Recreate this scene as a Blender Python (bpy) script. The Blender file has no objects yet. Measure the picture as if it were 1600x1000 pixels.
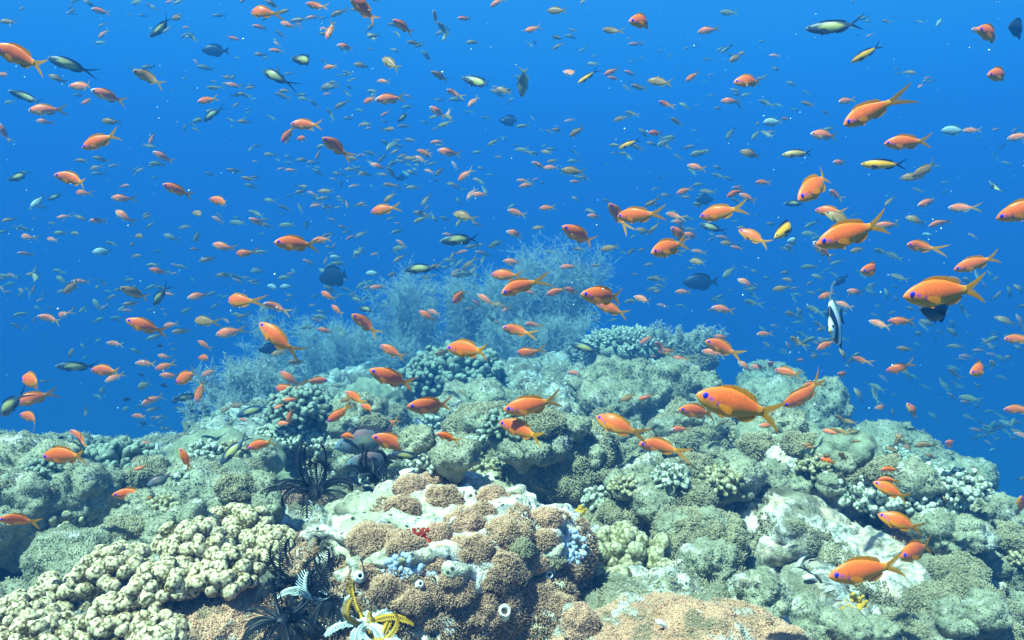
import bpy, bmesh, math, random
import numpy as np
from mathutils import Vector, Matrix
from mathutils.bvhtree import BVHTree

random.seed(7)
RNG = np.random.default_rng(11)
sc = bpy.context.scene
COL = sc.collection

# ------------------------------------------------------------------ camera
F = 1244.0                     # focal length in pixels of the 1600 px wide photograph
PITCH = math.radians(8)
CAM = np.array([0.0, 0.0, 7.0])
cd = bpy.data.cameras.new('camera')
cam = bpy.data.objects.new('camera', cd); COL.objects.link(cam)
cam.location = CAM; cam.rotation_euler = (math.radians(90) - PITCH, 0, 0)
cd.sensor_width = 36; cd.lens = 36 * F / 1600
cd.clip_start = 0.02; cd.clip_end = 1000
sc.camera = cam

# ------------------------------------------------------------------ light
SUN_EL, SUN_AZ = math.radians(63), math.radians(226)      # azimuth clockwise from +Y (view direction)
w = bpy.data.worlds.new('World'); sc.world = w; w.use_nodes = True
nt = w.node_tree
sky = nt.nodes.new('ShaderNodeTexSky'); sky.sky_type = 'NISHITA'; sky.sun_disc = False
sky.sun_elevation = SUN_EL; sky.sun_rotation = SUN_AZ
bgn = nt.nodes['Background']; bgn.inputs[1].default_value = 0.05
nt.links.new(sky.outputs[0], bgn.inputs[0])
sl = bpy.data.lights.new('sun', 'SUN'); sl.energy = 5.0; sl.angle = math.radians(0.6); sl.color = (1.0, 0.88, 0.72)
so = bpy.data.objects.new('sun', sl); COL.objects.link(so); so.location = (0, 0, 12)
to_sun = Vector((math.sin(SUN_AZ) * math.cos(SUN_EL), math.cos(SUN_AZ) * math.cos(SUN_EL), math.sin(SUN_EL)))
so.rotation_euler = to_sun.to_track_quat('Z', 'Y').to_euler()
vs = sc.view_settings
vs.view_transform = 'Standard'; vs.look = 'None'; vs.gamma = 1; vs.exposure = 2.42
try:
    sc.cycles.use_denoising = True
    sc.cycles.max_bounces = 6; sc.cycles.volume_bounces = 1
except Exception: pass

# ------------------------------------------------------------------ pixel -> world
CP, SP = math.cos(PITCH), math.sin(PITCH)
def at(px, py, D):
    """world point seen at photo pixel px,py at forward distance D"""
    x = (px - 800) / F * D; up = (500 - py) / F * D
    return np.array([x, D * CP + up * SP, CAM[2] + up * CP - D * SP])

# ------------------------------------------------------------------ numpy noise
def _h(ix, iy, iz, s):
    n = (ix * 374761393 + iy * 668265263 + iz * 1274126177 + s * 974634777) & 0xffffffff
    n = ((n ^ (n >> 13)) * 1103515245) & 0xffffffff
    n = ((n ^ (n >> 15)) * 2246822519) & 0xffffffff
    return ((n ^ (n >> 16)) & 0xffffff) / float(0xffffff)
def vnoise(P, s=0):
    P = np.asarray(P, float); I = np.floor(P).astype(np.int64); f = P - I; f = f * f * (3 - 2 * f); r = 0
    for dx in (0, 1):
        for dy in (0, 1):
            for dz in (0, 1):
                wt = (f[:, 0] if dx else 1 - f[:, 0]) * (f[:, 1] if dy else 1 - f[:, 1]) * (f[:, 2] if dz else 1 - f[:, 2])
                r = r + wt * _h(I[:, 0] + dx, I[:, 1] + dy, I[:, 2] + dz, s)
    return r * 2 - 1
def fbm(P, o=4, s=0):
    P = np.asarray(P, float); a, r, t = 1.0, 0, 0
    for k in range(o):
        r = r + a * vnoise(P * 2 ** k + 17.3 * k, s + k); t += a; a *= 0.5
    return r / t
def worley(P, s=0):
    P = np.asarray(P, float); I = np.floor(P).astype(np.int64); best = np.full(len(P), 9.0)
    for dx in (-1, 0, 1):
        for dy in (-1, 0, 1):
            for dz in (-1, 0, 1):
                J = I + np.array([dx, dy, dz])
                d = 0
                for a in range(3):
                    d = d + (J[:, a] + 0.1 + 0.8 * _h(J[:, 0], J[:, 1], J[:, 2], s + 31 * a + 7) - P[:, a]) ** 2
                best = np.minimum(best, d)
    return np.sqrt(best)
def dome(P, s=0, r=0.92):
    return np.sqrt(np.clip(1 - (worley(P, s) / r) ** 2, 0, 1))

# ------------------------------------------------------------------ mesh helpers
def make_mesh(name, V, Fs, mats=(), attr=None, smooth=True, midx=None):
    """Fs: list of int arrays (n,3) / (n,4)"""
    V = np.asarray(V, np.float32)
    Fs = [np.asarray(f, np.int32) for f in Fs if len(f)]
    me = bpy.data.meshes.new(name)
    me.vertices.add(len(V)); me.vertices.foreach_set('co', V.ravel())
    li = np.concatenate([f.ravel() for f in Fs])
    tot = np.concatenate([np.full(len(f), f.shape[1], np.int32) for f in Fs])
    st = np.concatenate([[0], np.cumsum(tot)[:-1]]).astype(np.int32)
    me.loops.add(len(li)); me.loops.foreach_set('vertex_index', li)
    me.polygons.add(len(tot)); me.polygons.foreach_set('loop_start', st); me.polygons.foreach_set('loop_total', tot)
    if midx is not None: me.polygons.foreach_set('material_index', np.asarray(midx, np.int32))
    me.polygons.foreach_set('use_smooth', np.full(len(tot), smooth))
    me.update(calc_edges=True)
    for m in mats: me.materials.append(m)
    if attr:
        for k, a in attr.items():
            a = np.asarray(a, np.float32)
            if a.ndim == 1:
                at_ = me.attributes.new(k, 'FLOAT', 'POINT'); at_.data.foreach_set('value', a)
            else:
                if a.shape[1] == 3: a = np.concatenate([a, np.ones((len(a), 1), np.float32)], 1)
                at_ = me.attributes.new(k, 'FLOAT_COLOR', 'POINT'); at_.data.foreach_set('color', a.ravel())
    me.validate()
    return me
def link(name, me, parent=None, loc=None):
    o = bpy.data.objects.new(name, me); COL.objects.link(o)
    if parent is not None: o.parent = parent
    if loc is not None: o.location = loc
    return o
def tag(o, label=None, cat=None, group=None, kind=None):
    if label: o['label'] = label
    if cat: o['category'] = cat
    if group: o['group'] = group
    if kind: o['kind'] = kind
    return o
class Bag:
    """collects vertices + faces (with one float attribute) into one mesh"""
    def __init__(s): s.V, s.T, s.Q, s.A, s.n = [], [], [], [], 0
    def add(s, V, F_, A=None):
        V = np.asarray(V, float); F_ = np.asarray(F_)
        (s.T if F_.shape[1] == 3 else s.Q).append(F_ + s.n)
        s.V.append(V); s.A.append(np.zeros(len(V)) if A is None else np.broadcast_to(np.asarray(A, float), (len(V),))); s.n += len(V)
    def mesh(s, name, mats, smooth=True):
        Fs = []
        if s.T: Fs.append(np.concatenate(s.T))
        if s.Q: Fs.append(np.concatenate(s.Q))
        return make_mesh(name, np.concatenate(s.V), Fs, mats, {'tip': np.concatenate(s.A)}, smooth)
_ico = {}
def ico(sub):
    if sub not in _ico:
        bm = bmesh.new(); bmesh.ops.create_icosphere(bm, subdivisions=sub, radius=1)
        V = np.array([v.co[:] for v in bm.verts]); T = np.array([[v.index for v in f.verts] for f in bm.faces]); bm.free()
        _ico[sub] = (V, T)
    V, T = _ico[sub]; return V.copy(), T
def normals(V, Fc):
    n = np.zeros_like(V); a = V[Fc[:, 1]] - V[Fc[:, 0]]; b = V[Fc[:, 2]] - V[Fc[:, 0]]; fn = np.cross(a, b)
    for k in range(Fc.shape[1]): np.add.at(n, Fc[:, k], fn)
    return n / np.maximum(np.linalg.norm(n, axis=1, keepdims=True), 1e-12)
def spikes(P, N, ln, wd, rng=RNG, lean=0.45):
    """short tapering three-sided polyps rooted at P"""
    n = len(P); d = N + rng.normal(0, lean, (n, 3)); d /= np.linalg.norm(d, axis=1, keepdims=True)
    a = np.cross(d, rng.normal(0, 1, (n, 3))); a /= np.maximum(np.linalg.norm(a, axis=1, keepdims=True), 1e-9); b = np.cross(d, a)
    L = (ln * rng.uniform(.6, 1.25, n))[:, None]; W = (wd * rng.uniform(.7, 1.3, n))[:, None]
    Vs = [P - d * L * .15 + W * (a * math.cos(t) + b * math.sin(t)) for t in (0, 2.094, 4.189)]
    Vs += [P + d * L + W * .45 * (a * math.cos(t) + b * math.sin(t)) for t in (0, 2.094, 4.189)]
    V = np.stack(Vs, 1).reshape(-1, 3)
    base = (np.arange(n) * 6)[:, None]
    Q = np.concatenate([base + np.array([[k, (k + 1) % 3, 3 + (k + 1) % 3, 3 + k]]) for k in range(3)])
    T = base + np.array([[3, 4, 5]])
    A = np.tile(np.array([0, 0, 0, 1, 1, 1.0]), n)
    return V, Q, T, A
def sample(V, Fc, N, n, rng=RNG, up=-2):
    a, b, c = V[Fc[:, 0]], V[Fc[:, 1]], V[Fc[:, 2]]
    ar = np.linalg.norm(np.cross(b - a, c - a), axis=1); ar = np.where(N[Fc[:, 0]][:, 2] > up, ar, 0)
    k = rng.choice(len(Fc), n, p=ar / ar.sum()); r = rng.uniform(0, 1, (n, 2)); fl = r.sum(1) > 1; r[fl] = 1 - r[fl]
    P = a[k] + (b[k] - a[k]) * r[:, :1] + (c[k] - a[k]) * r[:, 1:]
    return P, N[Fc[k, 0]]
def segs(P0, P1, R0, R1, A0=None, A1=None, sides=3):
    P0 = np.asarray(P0, float); P1 = np.asarray(P1, float); n = len(P0)
    d = P1 - P0; d /= np.maximum(np.linalg.norm(d, axis=1, keepdims=True), 1e-9)
    h = np.where(np.abs(d[:, 2:3]) < .9, np.array([[0, 0, 1.0]]), np.array([[1.0, 0, 0]]))
    a = np.cross(d, h); a /= np.maximum(np.linalg.norm(a, axis=1, keepdims=True), 1e-9); b = np.cross(d, a)
    R0 = np.broadcast_to(R0, (n,))[:, None]; R1 = np.broadcast_to(R1, (n,))[:, None]
    tt = [2 * math.pi * k / sides for k in range(sides)]
    V = np.stack([P0 + R0 * (a * math.cos(t) + b * math.sin(t)) for t in tt] + [P1 + R1 * (a * math.cos(t) + b * math.sin(t)) for t in tt], 1).reshape(-1, 3)
    base = (np.arange(n) * 2 * sides)[:, None]
    Q = np.concatenate([base + np.array([[k, (k + 1) % sides, sides + (k + 1) % sides, sides + k]]) for k in range(sides)])
    A = np.stack([np.broadcast_to(0 if A0 is None else A0, (n,))] * sides + [np.broadcast_to(1 if A1 is None else A1, (n,))] * sides, 1).ravel()
    return V, Q, A

# ------------------------------------------------------------------ materials
def reef_mat(name, A, B, white=(.55, .53, .44), wamt=0.0, wscale=9, mott=18, tip=None, bump=.5, bscale=170, third=None, tscale=5, spot=0.0, tlo=.5, verr=0):
    m = bpy.data.materials.new(name); m.use_nodes = True; n = m.node_tree.nodes; L = m.node_tree.links
    bs = n['Principled BSDF']; bs.inputs['Roughness'].default_value = .8
    bs.inputs['Specular IOR Level'].default_value = .15
    tc = n.new('ShaderNodeTexCoord')
    def noise(scale, det=4, rough=.6, off=0):
        mp = n.new('ShaderNodeMapping'); mp.inputs['Location'].default_value = (off, off * .7, -off); L.new(tc.outputs['Object'], mp.inputs[0])
        x = n.new('ShaderNodeTexNoise'); x.inputs['Scale'].default_value = scale; x.inputs['Detail'].default_value = det; x.inputs['Roughness'].default_value = rough
        L.new(mp.outputs[0], x.inputs['Vector']); return x.outputs['Fac']
    def ramp(fac, lo, hi):
        r = n.new('ShaderNodeMapRange'); r.inputs[1].default_value = lo; r.inputs[2].default_value = hi; r.clamp = True; L.new(fac, r.inputs[0]); return r.outputs[0]
    def mix(fac, c1, c2):
        x = n.new('ShaderNodeMix'); x.data_type = 'RGBA'
        L.new(fac, x.inputs[0])
        for i, c in ((6, c1), (7, c2)):
            if isinstance(c, tuple): x.inputs[i].default_value = (*c, 1)
            else: L.new(c, x.inputs[i])
        return x.outputs[2]
    c = mix(ramp(noise(mott, 5, .65), .38, .62), A, B)
    if third: c = mix(ramp(noise(tscale, 3, .6, 5.1), .52, .6), c, third)
    fine = ramp(noise(bscale * 1.3, 2, .7, 2.2), .25, .75)
    dark = tuple(x * .45 for x in A)
    c = mix(ramp(fine, .0, .42), dark, c)
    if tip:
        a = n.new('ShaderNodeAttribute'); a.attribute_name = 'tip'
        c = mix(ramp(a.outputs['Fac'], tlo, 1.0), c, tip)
    if wamt > 0:
        th = .62 - .22 * wamt
        c = mix(ramp(noise(wscale, 7, .68, 9.4), th, th + .045), c, mix(ramp(noise(wscale * 6, 4, .7, 3.3), .38, .54), tuple(x * .3 for x in white), mix(ramp(noise(wscale * 3.3, 4, .6, 6.6), .42, .6), white, (white[0] * .8, white[1] * .62, white[2] * .52))))
    if spot > 0:
        v = n.new('ShaderNodeTexVoronoi'); v.inputs['Scale'].default_value = 60; L.new(tc.outputs['Object'], v.inputs['Vector'])
        c = mix(ramp(v.outputs['Distance'], .12, .2), (.03, .035, .03), c)
    if verr:
        vv = n.new('ShaderNodeTexVoronoi'); vv.inputs['Scale'].default_value = verr; L.new(tc.outputs['Object'], vv.inputs['Vector'])
        pk = ramp(vv.outputs['Distance'], .62, .18); c = mix(ramp(vv.outputs['Distance'], .45, .12), mix(ramp(vv.outputs['Distance'], .5, .8), c, tuple(x * .5 for x in A)), tuple(min(.85, x * 1.15 + .04) for x in (tip or B)))
    L.new(c, bs.inputs['Base Color'])
    bp = n.new('ShaderNodeBump'); bp.inputs['Strength'].default_value = bump; bp.inputs['Distance'].default_value = .009
    if verr:
        ad = n.new('ShaderNodeMath'); ad.operation = 'MULTIPLY_ADD'; L.new(pk, ad.inputs[0]); ad.inputs[1].default_value = 1.0; L.new(noise(bscale, 3, .75), ad.inputs[2]); L.new(ad.outputs[0], bp.inputs['Height'])
    else: L.new(noise(bscale, 3, .75), bp.inputs['Height']); L.new(bp.outputs[0], bs.inputs['Normal'])
    return m
def plain(name, col, rough=.6, spec=.2):
    m = bpy.data.materials.new(name); m.use_nodes = True; b = m.node_tree.nodes['Principled BSDF']
    n = m.node_tree.nodes; L = m.node_tree.links
    x = n.new('ShaderNodeTexNoise'); x.inputs['Scale'].default_value = 60; x.inputs['Detail'].default_value = 4
    tc = n.new('ShaderNodeTexCoord'); L.new(tc.outputs['Object'], x.inputs['Vector'])
    mx = n.new('ShaderNodeMix'); mx.data_type = 'RGBA'; L.new(x.outputs['Fac'], mx.inputs[0])
    mx.inputs[6].default_value = (*[c * .6 for c in col], 1); mx.inputs[7].default_value = (*[min(1, c * 1.35) for c in col], 1)
    L.new(mx.outputs[2], b.inputs['Base Color']); b.inputs['Roughness'].default_value = rough; b.inputs['Specular IOR Level'].default_value = spec
    return m
def fish_mat(name, rough=.42, trans=0.0):
    m = bpy.data.materials.new(name); m.use_nodes = True; n = m.node_tree.nodes; L = m.node_tree.links; b = n['Principled BSDF']
    a = n.new('ShaderNodeAttribute'); a.attribute_name = 'col'
    tc = n.new('ShaderNodeTexCoord'); v = n.new('ShaderNodeTexVoronoi'); v.inputs['Scale'].default_value = 75
    L.new(tc.outputs['Object'], v.inputs['Vector'])
    r = n.new('ShaderNodeMapRange'); L.new(v.outputs['Distance'], r.inputs[0]); r.inputs[1].default_value = .1; r.inputs[2].default_value = .8; r.inputs[3].default_value = 1.05; r.inputs[4].default_value = .68
    mu = n.new('ShaderNodeVectorMath'); mu.operation = 'SCALE'; L.new(a.outputs['Color'], mu.inputs[0]); L.new(r.outputs[0], mu.inputs[3])
    L.new(mu.outputs[0], b.inputs['Base Color']); b.inputs['Roughness'].default_value = rough; b.inputs['Specular IOR Level'].default_value = .25
    if trans:
        b.inputs['Transmission Weight'].default_value = 0
        t = n.new('ShaderNodeBsdfTranslucent'); L.new(mu.outputs[0], t.inputs[0])
        ms = n.new('ShaderNodeMixShader'); ms.inputs[0].default_value = trans
        tr = n.new('ShaderNodeBsdfTransparent'); ms2 = n.new('ShaderNodeMixShader')
        L.new(b.outputs[0], ms.inputs[1]); L.new(t.outputs[0], ms.inputs[2])
        ar = n.new('ShaderNodeAttribute'); ar.attribute_name = 'thin'; L.new(ar.outputs['Fac'], ms2.inputs[0])
        L.new(ms.outputs[0], ms2.inputs[1]); L.new(tr.outputs[0], ms2.inputs[2])
        L.new(ms2.outputs[0], n['Material Output'].inputs[0])
    return m
GREY = reef_mat('grey_green_coral', (.2, .195, .12), (.37, .34, .22), wamt=.28, wscale=11)
OLIVE = reef_mat('olive_fuzzy_coral', (.15, .125, .065), (.3, .25, .14), tip=(.5, .42, .26), wamt=.1, wscale=9)
TERR = reef_mat('reef_rock', (.13, .12, .07), (.32, .285, .185), wamt=.55, wscale=9, mott=14, third=(.14, .11, .06), tscale=3.5)
SMOOTH = reef_mat('smooth_coral', (.17, .18, .11), (.3, .31, .2), wamt=.12, wscale=13, bump=.6, mott=30)
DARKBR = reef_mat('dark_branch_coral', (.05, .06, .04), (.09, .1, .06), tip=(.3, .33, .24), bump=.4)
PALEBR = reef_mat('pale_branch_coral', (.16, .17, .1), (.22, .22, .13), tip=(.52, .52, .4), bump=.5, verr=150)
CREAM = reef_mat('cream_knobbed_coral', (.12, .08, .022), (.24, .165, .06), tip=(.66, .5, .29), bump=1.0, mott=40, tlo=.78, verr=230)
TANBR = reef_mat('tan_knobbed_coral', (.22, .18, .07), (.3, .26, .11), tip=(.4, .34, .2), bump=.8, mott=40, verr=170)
PINK = reef_mat('pink_polyp_carpet', (.4, .2, .11), (.6, .33, .2), tip=(.7, .42, .27), wamt=.25, wscale=18, third=(.17, .13, .07), tscale=16)
BROWNF = reef_mat('brown_polyp_tuft', (.14, .07, .03), (.27, .145, .07), tip=(.68, .4, .25), mott=30)
CRUST = reef_mat('white_crusted_rock', (.3, .27, .16), (.5, .46, .32), white=(.74, .69, .58), wamt=.8, wscale=9, mott=16, third=(.09, .08, .06), tscale=8, spot=.5, bump=.8, bscale=90)
RIDGE = reef_mat('pale_ridge_rock', (.16, .14, .09), (.3, .26, .17), white=(.7, .64, .52), wamt=.7, wscale=8, mott=16, third=(.1, .08, .05), tscale=7, bump=.8, bscale=110)
HAIR = plain('pale_filament', (.5, .5, .42), .9, 0)
BLACK = plain('black_feather', (.006, .007, .012), .5, .3)
FROST = plain('white_feather', (.6, .66, .62), .7, .1)
YELLOW = plain('yellow_sponge', (.5, .28, .025), .8, .1)
BLUESP = plain('blue_grey_sponge', (.36, .42, .5), .6, .3)
REDSP = plain('red_sponge', (.32, .03, .015), .8, .1)
WHITESH = plain('white_shell', (.7, .72, .68), .5, .3)
SAND = reef_mat('deep_sea_floor', (.2, .2, .15), (.26, .26, .2), mott=1)
FISH = fish_mat('fish_skin'); FIN = fish_mat('fish_fin', .5, .55)

# ------------------------------------------------------------------ sea floor and reef slope
me = make_mesh('seabed', [(-150, -60, 0), (150, -60, 0), (150, 200, 0), (-150, 200, 0)], [np.array([[0, 1, 2, 3]])], [SAND], smooth=False)
tag(link('seabed', me), kind='structure')
CTRL = [(-300, 1250, .85), (300, 1250, .8), (800, 1250, .85), (1300, 1250, .9), (1900, 1250, 1.2),
 (-150, 1000, 1.25), (150, 1000, 1.12), (400, 1000, 1.02), (620, 1000, 1.35), (820, 1010, 1.1), (1000, 1000, .98), (1250, 1010, 1.15), (1600, 1000, 1.7), (1800, 1000, 1.9),
 (-150, 900, 1.7), (0, 900, 1.6), (250, 900, 1.4), (450, 880, 1.45), (950, 920, 1.25), (1150, 910, 1.45), (1350, 900, 1.5), (1600, 900, 2.3), (1800, 900, 2.5),
 (0, 800, 2.1), (150, 810, 2.2), (350, 800, 1.9), (500, 800, 1.9), (700, 800, 1.8), (950, 810, 1.85), (1100, 800, 2.0), (1250, 800, 1.95), (1400, 810, 2.4), (1600, 845, 3.3),
 (150, 750, 2.9), (350, 750, 2.6), (500, 755, 2.6), (700, 750, 2.4), (850, 750, 2.3), (1100, 750, 2.5), (1300, 750, 2.6), (1500, 792, 3.4),
 (-150, 735, 2.8), (50, 738, 2.9), (200, 725, 3.4), (400, 700, 3.3), (550, 700, 3.2), (700, 700, 3.0), (900, 700, 2.9), (1100, 700, 3.1), (1300, 710, 3.4), (1450, 752, 4.0),
 (330, 690, 4.2), (420, 655, 4.2), (520, 650, 3.9), (700, 650, 3.8), (900, 650, 3.5), (1050, 650, 3.6), (1200, 650, 3.7), (1290, 670, 4.1),
 (430, 635, 5), (600, 620, 4.7), (750, 615, 4.6), (950, 600, 4.4), (1050, 600, 4.5), (1150, 625, 4.4),
 (700, 580, 5.4), (850, 580, 5.3), (1000, 575, 5.2),
 (-200, 790, 4.2), (50, 790, 4.4), (220, 770, 5), (350, 710, 6.2), (500, 650, 6.6), (800, 620, 7), (1000, 650, 6.6), (1180, 700, 5.8), (1330, 760, 5.4), (1450, 820, 5.2), (1600, 890, 5), (1850, 900, 4.5)]
cp = np.array([at(*c) for c in CTRL]) - CAM
cu = np.stack([cp[:, 0] / cp[:, 1] * 1.6, np.log(cp[:, 1])], 1); cs = cp[:, 2] / cp[:, 1]
def _phi(r2): return 0.5 * r2 * np.log(r2 + 1e-9)
K = _phi(((cu[:, None] - cu[None]) ** 2).sum(-1)) + np.eye(len(cu)) * .01
Pm = np.c_[np.ones(len(cu)), cu]; Am = np.block([[K, Pm], [Pm.T, np.zeros((3, 3))]])
sol = np.linalg.solve(Am, np.r_[cs, 0, 0, 0])
def slope(u, v):
    q = np.stack([u * 1.6, v], 1); r = np.zeros(len(q))
    for k in range(len(cu)): r += sol[k] * _phi(((q - cu[k]) ** 2).sum(1))
    return r + sol[-3] + q @ sol[-2:]
def build_reef(nu, nv, lumps=True):
    u = np.linspace(-1.35, 1.35, nu); v = np.linspace(math.log(.42), math.log(13), nv)
    cu_, cv_ = np.linspace(-1.35, 1.35, 90), np.linspace(v[0], v[-1], 90)
    UU, VV = np.meshgrid(cu_, cv_); S = slope(np.clip(UU.ravel(), -.95, .95), VV.ravel()).reshape(90, 90)
    fu = (u - cu_[0]) / (cu_[1] - cu_[0]); fv = (v - cv_[0]) / (cv_[1] - cv_[0])
    iu = np.clip(fu.astype(int), 0, 88); iv = np.clip(fv.astype(int), 0, 88); fu = (fu - iu)[None]; fv = (fv - iv)[:, None]
    s = (S[np.ix_(iv, iu)] * (1 - fu) + S[np.ix_(iv, iu + 1)] * fu) * (1 - fv) + (S[np.ix_(iv + 1, iu)] * (1 - fu) + S[np.ix_(iv + 1, iu + 1)] * fu) * fv
    U, Vv = np.meshgrid(u, v); Y = np.exp(Vv); X = U * Y; Z = CAM[2] + s * Y
    t = np.clip((Y - 6.5) / 4.5, 0, 1); t = t * t * (3 - 2 * t); Z = Z * (1 - t) + (-.6) * t
    Z = np.maximum(Z, -.6)
    V = np.stack([X, Y, Z], -1).reshape(-1, 3)
    i = np.arange(nv - 1)[:, None] * nu + np.arange(nu - 1)[None]; i = i.ravel()
    Q = np.stack([i, i + 1, i + nu + 1, i + nu], 1)
    if lumps:
        N = normals(V, Q); amp = np.clip(V[:, 1] / 1.6, .55, 1.6)
        wob = np.stack([fbm(V * 5, 3, 3), fbm(V * 5, 3, 4), fbm(V * 5, 3, 5)], 1) * .05
        d = .08 * fbm(V * 2.6, 4, 1) * amp + .10 * (dome((V + wob) / .19, 2) - .6) * amp + .055 * (dome((V + wob) / .08, 5) - .5) * amp
        V = V + N * d[:, None]
        hole = np.clip(1 - worley(V / .26 + 9, 12) / .42, 0, 1) ** .6
        V = V - np.array([0, 0, 1.0]) * (.12 * hole * amp)[:, None]
        N = normals(V, Q); msk = np.clip(fbm(V * 3.3, 2, 40) * 2 + .6, 0, 1)
        V = V + N * ((.022 * dome(V / .034, 9) * msk + .012 * fbm(V * 45, 3, 8) + .03 * (np.abs(fbm(V * 14, 3, 13)) * 2 - .4)))[:, None]
    return V, Q
RV, RQ = build_reef(1150, 950)
reef = link('reef_slope', make_mesh('reef_slope', RV, [RQ], [TERR])); tag(reef, kind='structure')
NV = normals(RV, RQ)
sv, sq = build_reef(230, 200, True)
BV = [BVHTree.FromPolygons([tuple(p) for p in sv], [tuple(q) for q in sq.tolist()])]
def cast(px, py):
    o = Vector(CAM); d = Vector(at(px, py, 1.0) - CAM); ln = d.length; d.normalize(); best = None
    for b in BV:
        h = b.ray_cast(o, d)
        if h[0] is not None and (best is None or h[3] < best[2]): best = (np.array(h[0]), np.array(h[1]), h[3])
    if best is None: return None
    return best[0], best[1], best[2] / ln

# tufts of turf algae and polyps over the near reef, past counting
Tn = np.concatenate([RQ[:, [0, 1, 2]], RQ[:, [0, 2, 3]]])
cen = RV[Tn[:, 0]]; vis = (np.abs(cen[:, 0] / cen[:, 1]) < .75) & (cen[:, 1] < 4.6)
Tn = Tn[vis]; wgt = 1 / RV[Tn[:, 0], 1] ** 1.2
a_, b_, c_ = RV[Tn[:, 0]], RV[Tn[:, 1]], RV[Tn[:, 2]]
ar = np.linalg.norm(np.cross(b_ - a_, c_ - a_), axis=1) * wgt * np.clip(fbm(a_ * 7, 2, 77) * 3 + .7, .02, 1)
kk = RNG.choice(len(Tn), 230000, p=ar / ar.sum()); rr = RNG.uniform(0, 1, (len(kk), 2))
P = a_[kk] + (b_[kk] - a_[kk]) * rr[:, :1] * .5 + (c_[kk] - a_[kk]) * rr[:, 1:] * .5; dd = P[:, 1]
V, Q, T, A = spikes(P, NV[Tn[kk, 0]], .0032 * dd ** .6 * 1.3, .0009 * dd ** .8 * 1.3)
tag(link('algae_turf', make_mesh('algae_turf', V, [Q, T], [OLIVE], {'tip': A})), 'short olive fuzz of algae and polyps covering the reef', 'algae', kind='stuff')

# ------------------------------------------------------------------ corals
ORD = ['first', 'second', 'third', 'fourth', 'fifth', 'sixth', 'seventh', 'eighth', 'ninth', 'tenth', 'eleventh', 'twelfth', 'thirteenth', 'fourteenth', 'fifteenth', 'sixteenth', 'seventeenth', 'eighteenth', 'nineteenth', 'twentieth', 'twenty-first', 'twenty-second', 'twenty-third', 'twenty-fourth', 'twenty-fifth', 'twenty-sixth', 'twenty-seventh', 'twenty-eighth', 'twenty-ninth', 'thirtieth']
things = []                      # (object, px, py, size, noun) for automatic labels
def mound(px, py, rx, rz, kind, label, ry=None, sub=5, D=None, name='coral_mound', cat='coral', group=None, bvh=True, sink=.5):
    if D is None:
        h = cast(px, py + rz * sink); D = h[2] if h else 4
    s = D / F; c = at(px, py, D); R = np.array([rx * s, (ry or rx) * s * .9, rz * s]); V, T = ico(sub)
    sd = int(px * 7 + py * 13)
    P = V * R; r0 = float(R.mean()); P = P * (1 + (.28 if kind in ('brown', 'olive', 'grey') else .15) * fbm(V * 1.4 + px, 2, sd + 11))[:, None]; off = np.array([px, py, D]) * .37
    bag = Bag()
    m = {'grey': GREY, 'olive': OLIVE, 'smooth': SMOOTH, 'pink': PINK, 'brown': BROWNF, 'crust': CRUST, 'white': CRUST}[kind]
    big = {'smooth': .22, 'grey': .34, 'olive': .32, 'pink': .16, 'brown': .3, 'crust': .3, 'white': .34}[kind]
    q = P + off + .25 * r0 * np.stack([fbm(P / r0 * 1.5 + off, 2, sd + k) for k in range(3)], 1)
    d = big * r0 * 1.15 * (dome(q / (r0 * .72), sd) - .4) + (.18 if kind == 'pink' else .42) * r0 * fbm(P / r0 * 1.1 + off, 3, sd + 2)
    lob = max(.24, min(.5, 17 * s / r0)); d += {'smooth': .75, 'pink': .3, 'brown': .45}.get(kind, .62) * lob * r0 * (dome(q / (r0 * lob), sd + 3) - .5)
    d += (.06 if kind in ('smooth', 'pink') else .14) * r0 * (np.abs(fbm(P / r0 * 3 + off, 3, sd + 8)) * 2.4 - .5)
    P = P + V * d[:, None]
    N = normals(P, T)
    P = P + N * (.012 * s * 60 * .5 * (dome((P + off) / (9 * s), sd + 5) - .4) + .006 * fbm((P + off) * 60, 3, sd + 6))[:, None] * (0.35 if kind == 'smooth' else 1)
    low = np.clip(-P[:, 2] / R[2], 0, 1); P[:, :2] *= (1 - .35 * low ** 2)[:, None]
    N = normals(P, T)
    bag.add(P, T, .3)
    if kind in ('olive', 'pink', 'brown', 'grey'):
        area = rx * (rz + rx) * .5 * 2.2; n = int(min(14000, area * ({'brown': 4.2, 'pink': 1.6, 'olive': 1.1, 'grey': .5}[kind])))
        SPp, SN = sample(P, T, N, n, up=-.5)
        ln = {'brown': 6.5, 'pink': 3.6, 'olive': 4.0, 'grey': 2.2}[kind] * s
        v, q2, t, a = spikes(SPp, SN, ln, 1.15 * s, lean=.5)
        n0 = bag.n; bag.add(v, q2, a); bag.T.append(t + n0)
    o = link(name, bag.mesh(name, [m]), loc=Vector(c))
    if bvh:
        V2, T2 = P[:0], None
        Vc, Tc = ico(3); Vl = Vc * R * 1.15 + c
        BV.append(BVHTree.FromPolygons([tuple(p) for p in Vl], [tuple(t) for t in Tc.tolist()]))
    tag(o, label, cat, group); return o

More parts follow.
